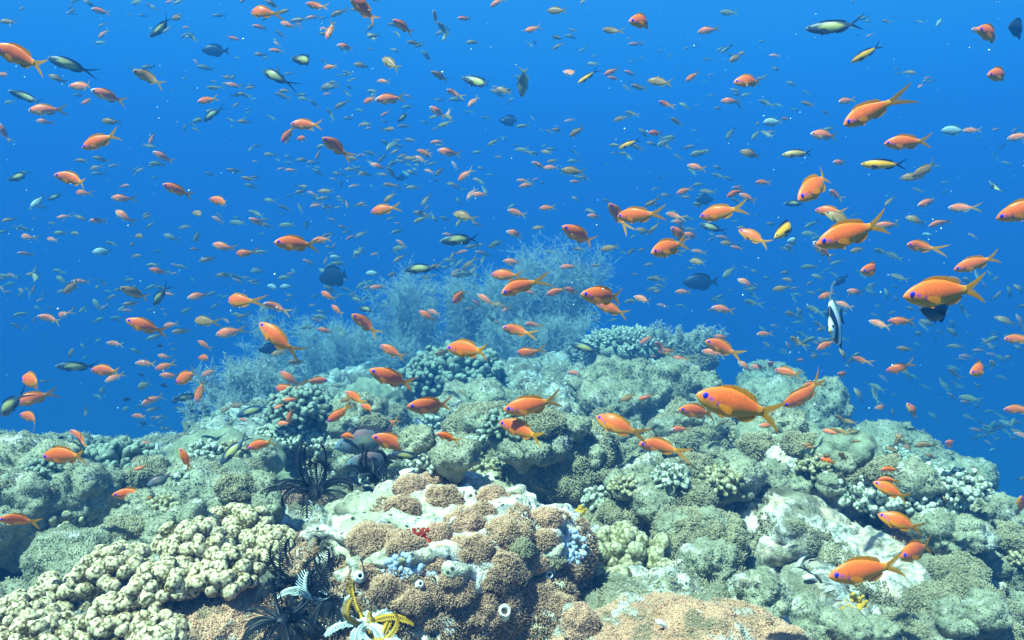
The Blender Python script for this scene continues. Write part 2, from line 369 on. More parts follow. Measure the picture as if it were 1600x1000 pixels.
_cap = {}
def capsule(rings, sg):
    if (rings, sg) not in _cap:
        V, A = [], []
        for i in range(rings + 1):
            t = i / rings
            for k in range(sg): V.append((math.cos(2 * math.pi * k / sg), math.sin(2 * math.pi * k / sg), t))
        Q = [[i * sg + k, i * sg + (k + 1) % sg, (i + 1) * sg + (k + 1) % sg, (i + 1) * sg + k] for i in range(rings) for k in range(sg)]
        _cap[(rings, sg)] = (np.array(V), np.array(Q))
    return _cap[(rings, sg)]
def fingers(bag, B, E, r, rings=8, sg=9, knob=.25, ksc=.8, flat=1.0, sd=0, rng=RNG):
    """B, E: base and end points; r radius"""
    C, Q = capsule(rings, sg); n = len(B); t = C[:, 2]
    for j in range(n):
        d = E[j] - B[j]; L = np.linalg.norm(d); d = d / L; rj = r[j] if hasattr(r, '__len__') else r
        a = np.cross(d, rng.normal(0, 1, 3)); a /= np.linalg.norm(a); b = np.cross(d, a)
        cap = min(.45, rj * 1.1 / L); tt = np.where(t > 1 - cap, (t - (1 - cap)) / cap, 0)
        rad = rj * (.62 + .38 * np.minimum(t / .6, 1)) * np.sqrt(np.maximum(1 - tt ** 2, .0))
        bend = rng.normal(0, .10 * L, 3) * 1
        ctr = B[j] + d * (t * L)[:, None] + bend * (np.sin(t * math.pi) * .6)[:, None]
        V = ctr + (a * (C[:, :1] * flat) + b * C[:, 1:2]) * rad[:, None]
        if knob:
            nn = V - ctr + d * (tt * rj)[:, None]; nn /= np.maximum(np.linalg.norm(nn, axis=1, keepdims=True), 1e-9)
            V = V + nn * (rj * knob * (dome(V / (rj * ksc) + sd, sd + j) - .35))[:, None]
        bag.add(V, Q, np.clip(t, 0, 1))
def colony(px, py, rx, rz, mat, label, nf=60, fr=9, D=None, hi=False, ry=None, name='branching_coral', sink=.6, flatten=0, knob=.3, group=None, bvh=True, tilt=0, depth_in=.45, forks=1):
    if D is None:
        h = cast(px, py + rz * sink); D = h[2] if h else 4
    s = D / F; c = at(px, py, D); R = np.array([rx, ry or rx * .9, rz]) * s; rng = np.random.default_rng(int(px * 3 + py))
    bag = Bag(); i = np.arange(nf) + .5
    zc = 1 - i / nf * (1.0 if hi and mat is CREAM else 1.25); ph = i * 2.39996 + rng.uniform(0, 6)
    rr = np.sqrt(np.clip(1 - zc ** 2, 0, 1)); dirs = np.stack([rr * np.cos(ph), rr * np.sin(ph), zc], 1) + rng.normal(0, .09, (nf, 3))
    dirs /= np.linalg.norm(dirs, axis=1, keepdims=True)
    E = dirs * R * rng.uniform(.84, 1.08, (nf, 1)); B = dirs * R * depth_in; B[:, 2] = B[:, 2] * .5 - R[2] * .15
    r = fr * s * rng.uniform(.75, 1.2, nf)
    kw = dict(rings=40, sg=28) if hi else dict(rings=9, sg=9)
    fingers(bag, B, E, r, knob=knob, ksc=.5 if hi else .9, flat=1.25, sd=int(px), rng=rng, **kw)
    if forks:
        for f in range(forks):
            k = rng.permutation(nf)[:nf]; side = np.cross(dirs[k], rng.normal(0, 1, (nf, 3))); side /= np.linalg.norm(side, axis=1, keepdims=True)
            B2 = E[k] * .72 + B[k] * .28; E2 = B2 + (dirs[k] * .9 + side * .6) * (r[k] * 2.9)[:, None]
            fingers(bag, B2 - side * 0, E2, r[k] * .8, knob=knob, ksc=.4 if hi else .9, sd=int(px) + 5 + f, rng=rng, **kw)
    V, T = ico(3); bag.add(V * R * (.3 if mat is CREAM else .42 if hi else .55) + [0, 0, -R[2] * .2], T, 0)
    o = link(name, bag.mesh(name, [mat]), loc=Vector(c)); tag(o, label, 'coral', group)
    if bvh:
        Vc, Tc = ico(3); BV.append(BVHTree.FromPolygons([tuple(p) for p in Vc * R + c], [tuple(t) for t in Tc.tolist()]))
    return o

# foreground rock: an undercut boulder with a white crust
def big_rock():
    D = 1.12; s = D / F; c = at(682, 905, D); V, T = ico(7)
    R = np.array([218, 170, 150]) * s; P = V * R
    P[:, 0] += .012 * np.sin(P[:, 2] * 20)
    q = P + .03 * np.stack([fbm(P * 9, 3, k) for k in (60, 61, 62)], 1)
    d = .03 * (dome(q / .12, 63) - .4) + .04 * fbm(P * 7, 4, 64) + .05 * (np.abs(fbm(q * 9, 4, 71)) * 2 - .45) + .02 * (np.abs(fbm(q * 26, 3, 72)) * 2 - .4)
    d += .016 * (dome(q / .045, 65) - .4)
    P = P + V * d[:, None]; P[:, 2] = np.where(P[:, 2] > .085, .085 + (P[:, 2] - .085) * .45, P[:, 2]); N = normals(P, T)
    pit = 1 - np.clip(worley(P / .028 + 3, 66) / .34, 0, 1); pm = np.clip(fbm(P * 12, 2, 67) * 4 + .6, 0, 1)
    P = P + N * (.007 * fbm(P * 55, 4, 68) - .012 * pit ** .7 * pm + .007 * dome(P / .014, 69) * np.clip(fbm(P * 10, 2, 70) * 3 + .3, 0, 1))[:, None]
    low = np.clip((.022 - P[:, 2]) / .05, 0, 1); lf = np.clip((-.045 - P[:, 0]) / .07, 0, 1) * (P[:, 1] < .03)
    cav = low * lf; P[:, 1] += cav * .2; low2 = np.clip((-.02 - P[:, 2]) / .1, 0, 1); P[:, 1] += low2 * (1 - lf) * .05
    bag = Bag(); bag.add(P, T, .3)
    o = link('crusted_rock', bag.mesh('crusted_rock', [CRUST]), loc=Vector(c))
    tag(o, 'large undercut rock with white crust and brown polyp tufts in the centre foreground', 'rock')
    Pw = P + c
    m_ = fbm(P * 16, 3, 90) + np.clip((.06 - P[:, 2]) * 7, -.3, .5); Nn = N.copy(); Nn[:, 2] = np.where(m_ > 0, 1, -5)
    ok = (m_[T[:, 0]] > .0) & (cav[T[:, 0]] < .3) & (P[T[:, 0], 1] < .1); Sp, Sn = sample(P, T[ok], N, 60000); v, q2, t2, a2 = spikes(Sp, Sn, .0055, .0009, lean=.5)
    fz = link('polyp_fuzz', make_mesh('polyp_fuzz', v, [q2, t2], [BROWNF], {'tip': a2}), o); fz['kind'] = 'stuff'
    k = BVHTree.FromPolygons([tuple(p) for p in Pw], [tuple(t) for t in T.tolist()]); BV.append(k)
    return o
rock = big_rock()
def ridge_rock():
    D = 1.66; s = D / F; c = at(1330, 880, D); V, T = ico(7); R = np.array([250, 170, 105]) * s; P = V * R
    ca, sa = math.cos(math.radians(24)), math.sin(math.radians(24)); X, Z = P[:, 0].copy(), P[:, 2].copy(); P[:, 0] = X * ca + Z * sa; P[:, 2] = -X * sa + Z * ca
    q = P + .03 * np.stack([fbm(P * 7, 3, k) for k in (160, 161, 162)], 1)
    d = .05 * (dome(q / .15, 163) - .4) + .05 * fbm(P * 5, 4, 164) + .07 * (np.abs(fbm(q * 6, 4, 171)) * 2 - .45) + .03 * (dome(q / .055, 165) - .4) + .02 * (np.abs(fbm(q * 20, 3, 172)) * 2 - .4)
    P = P + V * d[:, None]
    cav = np.clip((.03 - P[:, 2]) / .03, 0, 1) * np.clip((.10 - np.abs(P[:, 0] + .13)) / .05, 0, 1) * (P[:, 1] < .05); P[:, 1] += cav * .26
    N = normals(P, T); P = P + N * (.008 * fbm(P * 50, 4, 168) + .010 * (dome(P / .024, 169) - .4) * np.clip(fbm(P * 9, 2, 170) * 3 + .5, 0, 1))[:, None]
    bag = Bag(); bag.add(P, T, .3); o = link('ridge_rock', bag.mesh('ridge_rock', [RIDGE]), loc=Vector(c))
    tag(o, 'long craggy white-topped boulder with a hollow in its left side, at lower right', 'rock')
    m_ = fbm(P * 11, 3, 190) + np.clip((.02 - P[:, 2]) * 3, -.4, .3); N = normals(P, T); ok = (m_[T[:, 0]] > .0) & (P[T[:, 0], 1] < .1) & (cav[T[:, 0]] < .5)
    Sp, Sn = sample(P, T[ok], N, 60000); v, q2, t2, a2 = spikes(Sp, Sn, .0058, .0012, lean=.5)
    fz = link('polyp_fuzz', make_mesh('polyp_fuzz', v, [q2, t2], [OLIVE], {'tip': a2}), o); fz['kind'] = 'stuff'
    BV.append(BVHTree.FromPolygons([tuple(p) for p in P + c], [tuple(t) for t in T.tolist()]))
ridge_rock()
def stick(px, py, r, kind, label, flat=.75, name='polyp_tuft', cat='polyp tuft', group=None, sub=4):
    """a small clump growing on whatever is seen at that pixel"""
    h = cast(px, py)
    if not h: return
    D = h[2]; return mound(px, py, r, r * flat, kind, label, ry=r * .75, sub=sub, D=D + r * .35 * D / F, name=name, cat=cat, group=group, bvh=False)
TUFTS = [(640, 765, 24, 'pink', 'pinkish polyp tuft on the crest of the white rock'), (692, 790, 26, 'brown', 'round brown polyp tuft upper middle of the white rock'),
 (630, 797, 19, 'brown', 'small brown tuft on the white crust above the red sponge'), (768, 780, 22, 'pink', 'pink tuft at the upper right end of the white rock'),
 (585, 855, 33, 'brown', 'broad brown polyp tuft left of the red sponge'), (633, 858, 24, 'brown', 'brown polyp tuft directly below the red sponge'),
 (725, 820, 30, 'pink', 'pink and brown polyp tuft right of the red sponge'), (735, 865, 30, 'brown', 'brown tuft in the middle of the right rock face'),
 (680, 880, 27, 'pink', 'pinkish tuft right of the blue sponge cluster'), (607, 918, 19, 'brown', 'small brown tuft left under the blue sponge cluster'),
 (645, 938, 26, 'brown', 'brown tuft below the blue sponge cluster'), (700, 925, 30, 'brown', 'brown polyp tuft low on the rock face, left of the tube sponge'),
 (795, 840, 28, 'brown', 'brown tuft near the right shoulder of the white rock'), (850, 815, 24, 'pink', 'pink knob of polyps at the right crest of the white rock'),
 (785, 900, 32, 'brown', 'wide brown tuft right of centre on the rock face'), (740, 960, 34, 'brown', 'lowest brown tuft on the front of the white rock'),
 (830, 880, 24, 'pink', 'pink polyp tuft beside the blue finger sponge'), (455, 780, 20, 'pink', 'small pink tuft at the left end of the white rock'),
 (500, 785, 18, 'pink', 'pink tuft on the left shoulder of the white rock'), (835, 935, 26, 'brown', 'brown tuft at the lower right of the white rock'),
 (675, 755, 18, 'pink', 'small pink tuft topmost on the white rock')]
for t in TUFTS: stick(*t)
tr_ = random.Random(12); tl_ = []
while len(tl_) < 26:
    x = tr_.uniform(560, 905); y = tr_.uniform(800, 985); r = tr_.uniform(9, 20)
    if (x - 735) ** 2 / 175 ** 2 + (y - 900) ** 2 / 105 ** 2 > 1 or 590 < x < 700 and 860 < y < 905 or (x < 640 and y > 930): continue
    if any(math.hypot(x - t[0], y - t[1]) < .6 * (r + t[2]) for t in TUFTS) or any(math.hypot(x - a, y - b) < .8 * (r + c) for a, b, c in tl_):
        r *= .6
        if tr_.random() < .7: continue
    tl_.append((x, y, r))
tl_.sort(); cn_ = {}
for x, y, r in tl_:
    row = 'upper' if y < 850 else 'middle' if y < 915 else 'lower'; kd = tr_.choice(['brown', 'brown', 'pink', 'olive']); k = (row, kd); cn_[k] = cn_.get(k, 0) + 1
    stick(x, y, r, kd, f'small {kd} tuft, {ORD[cn_[k] - 1]} from left on the {row} front of the white rock', group='small polyp tufts on the white rock', sub=3)

M = mound; C_ = colony
M(35, 795, 98, 92, 'grey', 'large grey-green lumpy boulder coral at the left edge', sub=6, D=1.62)
M(345, 722, 72, 42, 'smooth', 'smooth pale dome coral on the left ridge')
M(425, 745, 45, 34, 'smooth', 'smooth pale coral dome left of the black feather star')
M(320, 772, 75, 34, 'grey', 'long grey coral hump below the smooth left dome')
M(150, 830, 62, 32, 'grey', 'grey knobbly coral hump right of the left boulder', ry=50)
M(240, 826, 60, 30, 'grey', 'grey knobbly hump above the cream coral thicket')
M(140, 880, 100, 34, 'grey', 'low smooth grey slab coral above the cream thicket at left', ry=60)
M(385, 800, 50, 34, 'grey', 'grey lump behind the right end of the cream thicket')
C_(185, 740, 68, 52, DARKBR, 'dark knobby branching coral on the left ridge beside the boulder', nf=150, fr=5.5)
C_(500, 685, 76, 72, DARKBR, 'large dark branching coral left of the grey parrotfish', nf=220, fr=5.5)
C_(465, 640, 45, 34, DARKBR, 'small dark branching coral on top of the left reef shoulder', nf=90, fr=5)
M(590, 632, 50, 36, 'smooth', 'pale lobed dome coral behind the dark branching coral', ry=40)
M(560, 650, 36, 28, 'grey', 'small grey lump left of the pale lobed dome')
C_(715, 592, 78, 58, DARKBR, 'wide dark branching coral in the middle of the far reef', nf=230, fr=5)
C_(662, 596, 34, 40, DARKBR, 'narrow dark coral clump left of the wide dark coral', nf=70, fr=4.5)
C_(690, 712, 58, 28, PALEBR, 'pale branching coral right of the grey parrotfish', nf=110, fr=5)
C_(615, 735, 50, 25, PALEBR, 'pale branching coral behind the black feather star', nf=80, fr=5, D=2.0)
C_(545, 735, 40, 26, PALEBR, 'white-tipped branching coral left of the feather star arms', nf=60, fr=5, D=2.1)
C_(720, 740, 60, 22, TANBR, 'low knobby tan coral just behind the white rock', nf=90, fr=6, D=1.75)
M(745, 640, 56, 30, 'grey', 'grey lumpy coral under the wide dark coral')
M(765, 690, 56, 42, 'olive', 'fuzzy olive coral mound between the pale coral and overhang')
M(700, 660, 42, 26, 'grey', 'grey coral hump behind the pale branching coral')
M(880, 748, 78, 58, 'olive', 'big fuzzy olive boulder with a dark overhang, right behind the white rock', sub=6, D=1.8)
M(815, 765, 50, 40, 'olive', 'fuzzy olive mound left of the big olive boulder', D=1.95)
M(840, 690, 60, 34, 'grey', 'grey lumpy coral above the big olive boulder')
M(940, 720, 30, 32, 'olive', 'narrow fuzzy olive knob right of the big olive boulder', D=1.95)
M(1060, 575, 40, 46, 'olive', 'shaggy olive rock standing right of the table coral', sub=5, D=4.5)
M(1010, 618, 105, 44, 'grey', 'broad grey lumpy coral ridge below the table coral', ry=60, sub=6)
M(960, 640, 52, 34, 'grey', 'grey coral lump at the left foot of the broad ridge')
M(1080, 690, 60, 44, 'olive', 'olive lumpy mound below the largest orange fish')
M(1225, 650, 62, 40, 'grey', 'grey-green coral mound right of the largest orange fish')
M(1285, 650, 34, 50, 'grey', 'tall dark coral head at the right end of the far ridge')
M(1205, 597, 42, 26, 'grey', 'distant hazy coral head behind the right ridge', D=4.9)
M(1225, 690, 62, 26, 'smooth', 'smooth overhanging plate coral under the right mound', ry=50)
M(1260, 722, 50, 26, 'white', 'pale white-crusted ledge below the plate coral')
M(1120, 745, 62, 32, 'grey', 'rounded grey lumps below the olive mound')
M(1320, 708, 52, 32, 'smooth', 'smooth pale hump on the right reef slope')
M(1390, 712, 64, 30, 'grey', 'pale grey coral crest on the right skyline')
M(1480, 748, 62, 28, 'grey', 'dark low coral at the right end of the skyline')
C_(1390, 724, 38, 20, PALEBR, 'small cream branching coral on the right skyline', nf=60, fr=5)
C_(1415, 772, 88, 44, PALEBR, 'wide pale finger coral on the right slope', nf=210, fr=6.5)
C_(1320, 758, 42, 24, PALEBR, 'pale finger coral left of the wide finger coral', nf=60, fr=6)
C_(1500, 762, 40, 26, PALEBR, 'small pale finger coral right of the wide finger coral', nf=60, fr=5)
M(1578, 812, 36, 26, 'smooth', 'smooth brain-like coral head at the right edge')
M(1000, 815, 66, 46, 'olive', 'fuzzy olive mound right of the yellow sponge patch', sub=6)
M(1090, 855, 66, 42, 'olive', 'fuzzy olive mound above the low lumpy coral', sub=6)
M(1020, 760, 58, 36, 'grey', 'grey rounded coral lumps in the middle right gully')
M(1440, 838, 50, 34, 'pink', 'pinkish tufted rock behind the orange fish at lower right', sub=5)
M(1490, 915, 44, 36, 'olive', 'fuzzy olive hump right of the lower right orange fish', sub=5)
M(1500, 975, 62, 52, 'olive', 'dark fuzzy mound at the bottom right', sub=5)
M(1560, 870, 62, 42, 'grey', 'grey coral hump at the lower right edge')
M(1590, 960, 42, 50, 'smooth', 'smooth grey coral head in the bottom right corner')
M(1480, 830, 50, 30, 'grey', 'grey coral hump under the wide finger coral')
M(1120, 930, 80, 34, 'grey', 'low pale lumpy coral above the pink carpet', sub=6, ry=70, D=1.3)
M(1190, 935, 36, 40, 'grey', 'small grey lump left of the dark lower right hollow')
M(330, 975, 125, 44, 'pink', 'pink polyp carpet in the left foreground', sub=6, ry=80)
M(500, 1012, 100, 30, 'pink', 'low pink polyp mound at the bottom below the feather stars', sub=6, ry=60)
M(1075, 1022, 190, 50, 'pink', 'wide pink polyp carpet along the bottom right of centre', sub=7, ry=110)
M(905, 975, 24, 26, 'pink', 'pink tufted knob between the white rock and tan coral', sub=5)
C_(965, 905, 76, 62, TANBR, 'round tan knobby coral right of the white rock', nf=85, fr=13, hi=True, D=1.2)
THK = [(35, 975, 60, 52), (105, 935, 62, 50), (60, 1010, 70, 50), (180, 900, 64, 52), (190, 975, 66, 56), (255, 925, 62, 54), (300, 860, 62, 52), (352, 905, 60, 52), (375, 835, 60, 52), (425, 870, 52, 50), (115, 1010, 60, 40), (250, 990, 50, 40)]
THL = ['at the far left bottom', 'above the bottom left corner', 'in the bottom left corner', 'at the upper left of the thicket', 'in the lower middle of the thicket', 'in the middle of the thicket',
 'at the upper middle of the thicket', 'just above the pink carpet', 'topmost in the thicket', 'touching the white rock', 'at the bottom edge beside the corner colony', 'left of the pink carpet']
for i, (x, y, rx, rz) in enumerate(THK):
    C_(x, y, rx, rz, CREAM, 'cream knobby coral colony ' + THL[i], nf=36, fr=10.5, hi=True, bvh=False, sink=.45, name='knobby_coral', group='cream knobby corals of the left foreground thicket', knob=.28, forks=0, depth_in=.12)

# table coral on a stalk
def table_coral():
    D = 4.5; s = D / F; c = at(985, 545, D); rng = np.random.default_rng(5); bag = Bag(); R = np.array([66, 56, 30]) * s
    V, T = ico(4); P = V * R; P[:, 2] = np.where(P[:, 2] < 0, P[:, 2] * .45, P[:, 2] * .75); P += V * (.02 * fbm(V * 4, 3, 5))[:, None]; bag.add(P, T, 0)
    V, T = ico(3); bag.add(V * np.array([26, 24, 42]) * s + [0, 0, -.14], T, 0)
    n = 430; u = rng.uniform(0, 1, n) ** .5; ph = rng.uniform(0, 6.283, n); B = np.stack([u * np.cos(ph) * R[0], u * np.sin(ph) * R[1], R[2] * .7 * np.sqrt(1 - u ** 2 * .95)], 1)
    d = B / R * np.array([.6, .6, 1]) ; d /= np.linalg.norm(d, axis=1, keepdims=True)
    fingers(bag, B - d * .01, B + (d + rng.normal(0, .2, (n, 3))) * .045, np.full(n, .0095), rings=6, sg=6, knob=0, rng=rng)
    tag(link('table_coral', bag.mesh('table_coral', [PALEBR]), loc=Vector(c)), 'pale table coral with stubby branches on top of the central reef', 'coral')
table_coral()

# pale wispy bushes
def bush(px, py, hx, hy, D, label, n=26, seed=1, mat=HAIR, name='wispy_coral_bush', thick=.85, dens=4.2):
    """many thin branching stems rising from a foot: px,py = pixel of the foot; hx,hy = half width and height in pixels"""
    rng = np.random.default_rng(seed); s = D / F; W, H = hx * s, hy * s; c = at(px, py, D)
    P0, P1, R0, R1 = [], [], [], []
    for i in range(n):
        p = np.array([rng.uniform(-.5, .5) * W, rng.uniform(-.3, .3) * W, 0]); out = np.array([p[0] / W * 2 + rng.normal(0, .35), rng.normal(0, .3), 0])
        d = np.array([out[0] * W * .9, out[1] * W * .7, H * rng.uniform(.75, 1.1)]); L = np.linalg.norm(d); d /= L; steps = 12; st = L / steps
        for k in range(steps):
            d = d + rng.normal(0, .04 + .06 * min(1, W / H), 3); d[2] += .03; d /= np.linalg.norm(d); q = p + d * st
            P0.append(p); P1.append(q); R0.append(.0026 * (1 - k / steps * .7) * thick); R1.append(.0026 * (1 - (k + 1) / steps * .7) * thick)
            if k >= 1:
                for b in range(max(1, int(3 * dens * rng.uniform(.3, 1.2)))):
                    bd = d * .5 + rng.normal(0, .75, 3); bd[2] += .25; bd /= np.linalg.norm(bd); bl = st * rng.uniform(.7, 1.7); b0 = p + (q - p) * rng.uniform()
                    x = b0
                    for m in range(3):
                        bd = bd + rng.normal(0, .3, 3); bd /= np.linalg.norm(bd); y = x + bd * bl / 2.2
                        P0.append(x); P1.append(y); R0.append(.0017 * thick); R1.append(.0012 * thick)
                        for tw in range(2):
                            td = bd + rng.normal(0, .8, 3); td /= np.linalg.norm(td); z = x + (y - x) * rng.uniform()
                            P0.append(z); P1.append(z + td * st * .45); R0.append(.0012 * thick); R1.append(.0008 * thick)
                        x = y
            p = q
    V, Q, A = segs(P0, P1, np.array(R0), np.array(R1)); bag = Bag(); bag.add(V, Q, A)
    tag(link(name, bag.mesh(name, [mat]), loc=Vector(c)), label, 'soft coral')
bush(690, 590, 62, 150, 6.6, 'tall pale wispy coral bush left of centre on the far reef', 40, 1)
bush(760, 560, 50, 115, 6.6, 'pale wispy bush right of the tall left one', 40, 2)
bush(865, 600, 34, 205, 6.6, 'tallest pale wispy coral spire on the central reef', 40, 3)
bush(840, 620, 50, 120, 6.0, 'dense pale wispy thicket left of the table coral', 56, 4)
bush(520, 640, 100, 125, 6.4, 'wide hazy wispy bush on the left reef shoulder', 60, 5)
bush(610, 640, 60, 110, 6.6, 'hazy wispy bush between the left shoulder and tall bush', 36, 6)
bush(400, 680, 60, 110, 4.4, 'low hazy wispy bush above the smooth left dome', 44, 7)
bush(440, 640, 45, 95, 6.6, 'hazy wispy bush at the left end of the shoulder', 26, 8)
bush(335, 690, 44, 70, 4.2, 'small wispy tuft at the foot of the left shoulder', 26, 9)
bush(1060, 560, 45, 45, 4.4, 'shaggy wispy growth on the olive rock beside the table coral', 30, 10)
bush(930, 590, 36, 48, 4.6, 'twiggy growth under the left rim of the table coral', 24, 12, thick=1.5)
bush(640, 545, 30, 60, 6.6, 'thin wispy sprig left of the tall wispy bush', 14, 13)

# feather stars: curled arms with side pinnules
def feather_star(px, py, D, label, arms, R=.07, seed=1, mat=BLACK, tipmat=None, up=.6, cyc=(0, 6.283)):
    rng = np.random.default_rng(seed); c = at(px, py, D); root = None
    allP = Bag(); V, T = ico(3); allP.add(V * np.array([.010, .010, .007]), T, 0)
    root = bpy.data.objects.new('feather_star', None); COL.objects.link(root); root.location = Vector(c); tag(root, label, 'feather star')
    link('central_disc', allP.mesh('central_disc', [mat]), root)
    for a in range(arms):
        ph = cyc[0] + (cyc[1] - cyc[0]) * (a + rng.uniform(-.3, .3)) / arms; L = R * rng.uniform(.8, 1.3)
        out = np.array([math.cos(ph), math.sin(ph) * .8, up * rng.uniform(.3, 1.5)]); out /= np.linalg.norm(out)
        side = np.cross(out, [0, 0, 1.0]); side /= np.linalg.norm(side); nrm = np.cross(side, out); curl = rng.uniform(.9, 2.4) * rng.choice([1, 1, -1])
        K = 20; pts = []; p = out * .008; th = 0
        for k in range(K):
            pts.append(p.copy()); th += curl / K * (.4 + 1.6 * k / K); d = out * math.cos(th) - nrm * math.sin(th); p = p + d * L / K
        pts = np.array(pts); b = Bag(); r = np.linspace(.003, .0012, K)
        V, Q, A = segs(pts[:-1], pts[1:], r[:-1], r[1:]); b.add(V, Q, 0)
        tg = np.gradient(pts, axis=0); tg /= np.linalg.norm(tg, axis=1, keepdims=True)
        P0, P1 = [], []
        for sg in (1, -1):
            for k in range(1, K):
                for h in (0,):
                    ln = R * .22 * math.sin(math.pi * min(1, .18 + .8 * k / K)) ** .6 * rng.uniform(.85, 1.15); q0 = pts[k] - tg[k] * h * L / K
                    q1 = q0 + (side * sg * .8 + tg[k] * .35 + np.cross(tg[k], side) * .25) * ln * .6; q2 = q1 + (side * sg * .5 + tg[k] * .8 + np.cross(tg[k], side) * .3) * ln * .5
                    P0 += [q0, q1]; P1 += [q1, q2]
        V, Q, A = segs(P0, P1, .0009, .0006); b.add(V, Q, 1)
        am = tipmat if (tipmat and a % 4 == 0) else mat
        link('arm', b.mesh('arm', [am]), root)
    return root
feather_star(492, 775, 1.2, 'black feather star perched behind the left end of the white rock', 20, .07, 3, up=1.0)
feather_star(585, 748, 1.25, 'black feather star peeking over the crest of the white rock', 11, .05, 8, up=.9)
feather_star(470, 905, 1.02, 'black feather star under the left end of the white rock', 16, .06, 4, up=.3)
feather_star(520, 935, .97, 'large black and white feather star below the yellow sponge', 18, .072, 5, tipmat=FROST, up=.3)
feather_star(440, 970, .93, 'black feather star low beside the left pink carpet', 15, .055, 6, up=.3)
feather_star(570, 975, .93, 'white feather star on yellow sponge at the bottom', 12, .045, 7, mat=FROST, tipmat=YELLOW, up=.4)
feather_star(592, 1008, .9, 'yellow feather star at the bottom edge', 9, .03, 9, mat=YELLOW, tipmat=FROST, up=.5)

# sponges on and around the rock
def lumps(px, py, rpx, n, lr, mat, label, name, cat, D=None, seed=1, flat=.7, pock=0):
    rng = np.random.default_rng(seed); h = cast(px, py); D = D or h[2]; s = D / F; c = at(px, py, D); bag = Bag()
    for k in range(n):
        a = rng.uniform(0, 6.283); q = rng.uniform(0, 1) ** .5 * rpx; x, z = math.cos(a) * q, math.sin(a) * q * flat
        hh = cast(px + x, py - z); Dk = min(D + .016, max(D - .016, hh[2])) if hh else D
        V, T = ico(3); r = lr * s * rng.uniform(.6, 1.3); V = V * (r * np.array([1, .9, 1]) * (1 + .18 * fbm(V * 2 + k, 2, k))[:, None])
        bag.add(V + at(px + x, py - z, Dk) - c, T, .5)
    tag(link(name, bag.mesh(name, [mat]), loc=Vector(c)), label, cat)
lumps(625, 885, 30, 46, 4.5, BLUESP, 'cluster of small blue-grey sponge knobs on the front of the white rock', 'knobbed_sponge', 'sponge', seed=3)
lumps(668, 893, 16, 16, 4.5, BLUESP, 'smaller blue-grey knob cluster right of the bigger one', 'knobbed_sponge', 'sponge', seed=4)
lumps(897, 855, 18, 44, 4.2, BLUESP, 'pale blue finger sponge on the right shoulder of the white rock', 'finger_sponge', 'sponge', D=1.06, seed=5, flat=1.6)
lumps(655, 838, 24, 55, 3.2, REDSP, 'red encrusting sponge patch in the middle of the white rock', 'red_sponge', 'sponge', seed=6, flat=.5)
lumps(925, 805, 24, 60, 5, YELLOW, 'yellow sponge patch under the big olive boulder', 'yellow_sponge', 'sponge', D=1.6, seed=7, flat=.7)
lumps(530, 892, 48, 110, 5, YELLOW, 'yellow sponge lining the hollow under the white rock', 'yellow_sponge', 'sponge', D=1.09, seed=8, flat=.3)
lumps(585, 935, 30, 60, 5, YELLOW, 'golden sponge strip lower in the hollow under the white rock', 'yellow_sponge', 'sponge', D=1.07, seed=9, flat=1.3)
lumps(1335, 945, 22, 40, 4, YELLOW, 'small yellowish sponge low on the craggy right boulder', 'yellow_sponge', 'sponge', seed=10, flat=.8)
def tube_sponge(px, py, r, label, D=None, tilt=(0.2, -.8, .5)):
    h = cast(px, py); D = (D or h[2]) - .012; s = D / F; d = np.array(tilt); d = d / np.linalg.norm(d); c = at(px, py, D); V, Q = capsule(14, 20); a = np.cross(d, [0, 0, 1.0]); a /= np.linalg.norm(a); b = np.cross(d, a); R = r * s
    prof = [1.25, 1.2, 1.1, 1.0, .9, .82, .75, .7, .66, .62, .52, .45, .42, .4, .38]; hz = [-2, -1.6, -1.2, -.9, -.6, -.3, 0, .25, .45, .55, .55, .45, .2, -.3, -1]
    k = np.round(V[:, 2] * 14).astype(int); P = d * (np.array(hz)[k] * R)[:, None] + (a * V[:, :1] + b * V[:, 1:2]) * (np.array(prof)[k] * R)[:, None]
    P += .12 * R * np.stack([fbm(P / R * 1.5 + px, 2, q) for q in (1, 2, 3)], 1); bag = Bag(); bag.add(P, Q, .5)
    tag(link('tube_sponge', bag.mesh('tube_sponge', [WHITESH]), loc=Vector(c)), label, 'sponge')
tube_sponge(788, 955, 13, 'white tube sponge with an open mouth low on the rock face')
tube_sponge(858, 898, 8, 'small white tube sponge on the right face of the rock')
tube_sponge(657, 912, 6, 'tiny white-rimmed tube beside the blue sponge knobs')
tube_sponge(563, 900, 8, 'pale tube sponge at the mouth of the rock hollow')
def shell(px, py, L, label, ang):
    h = cast(px, py); D = h[2] - .006; s = D / F; V, T = ico(4); t = V[:, 0]; wd = .22 * (1 - .5 * t); P = np.stack([t * L * s * .5, V[:, 1] * L * s * wd * .8, V[:, 2] * L * s * wd * .5], 1)
    P[:, 2] += .1 * L * s * np.cos(t * 2.4); P += .03 * L * s * np.stack([fbm(V * 2.5, 2, q) for q in (1, 2, 3)], 1)
    bag = Bag(); bag.add(P, T, .5); o = link('pale_shell', bag.mesh('pale_shell', [WHITESH]), loc=Vector(at(px, py, D))); o.rotation_euler = (0, math.radians(-ang), .2)
    tag(o, label, 'shell')
shell(1078, 962, 42, 'pale blue-white shell lying on the wide pink carpet', 18)
shell(1035, 978, 30, 'narrow white shell left of the larger one on the pink carpet', -50)
shell(1255, 872, 30, 'white branching fragment above the dark hollow at lower right', 45)
shell(1268, 905, 32, 'white shell fragment below the lower right orange fish head', -25)
shell(1025, 822, 14, 'small white pebble-like shell on the fuzzy olive mound', 10)
shell(1108, 838, 22, 'white shell right of the fuzzy olive mound', -12)

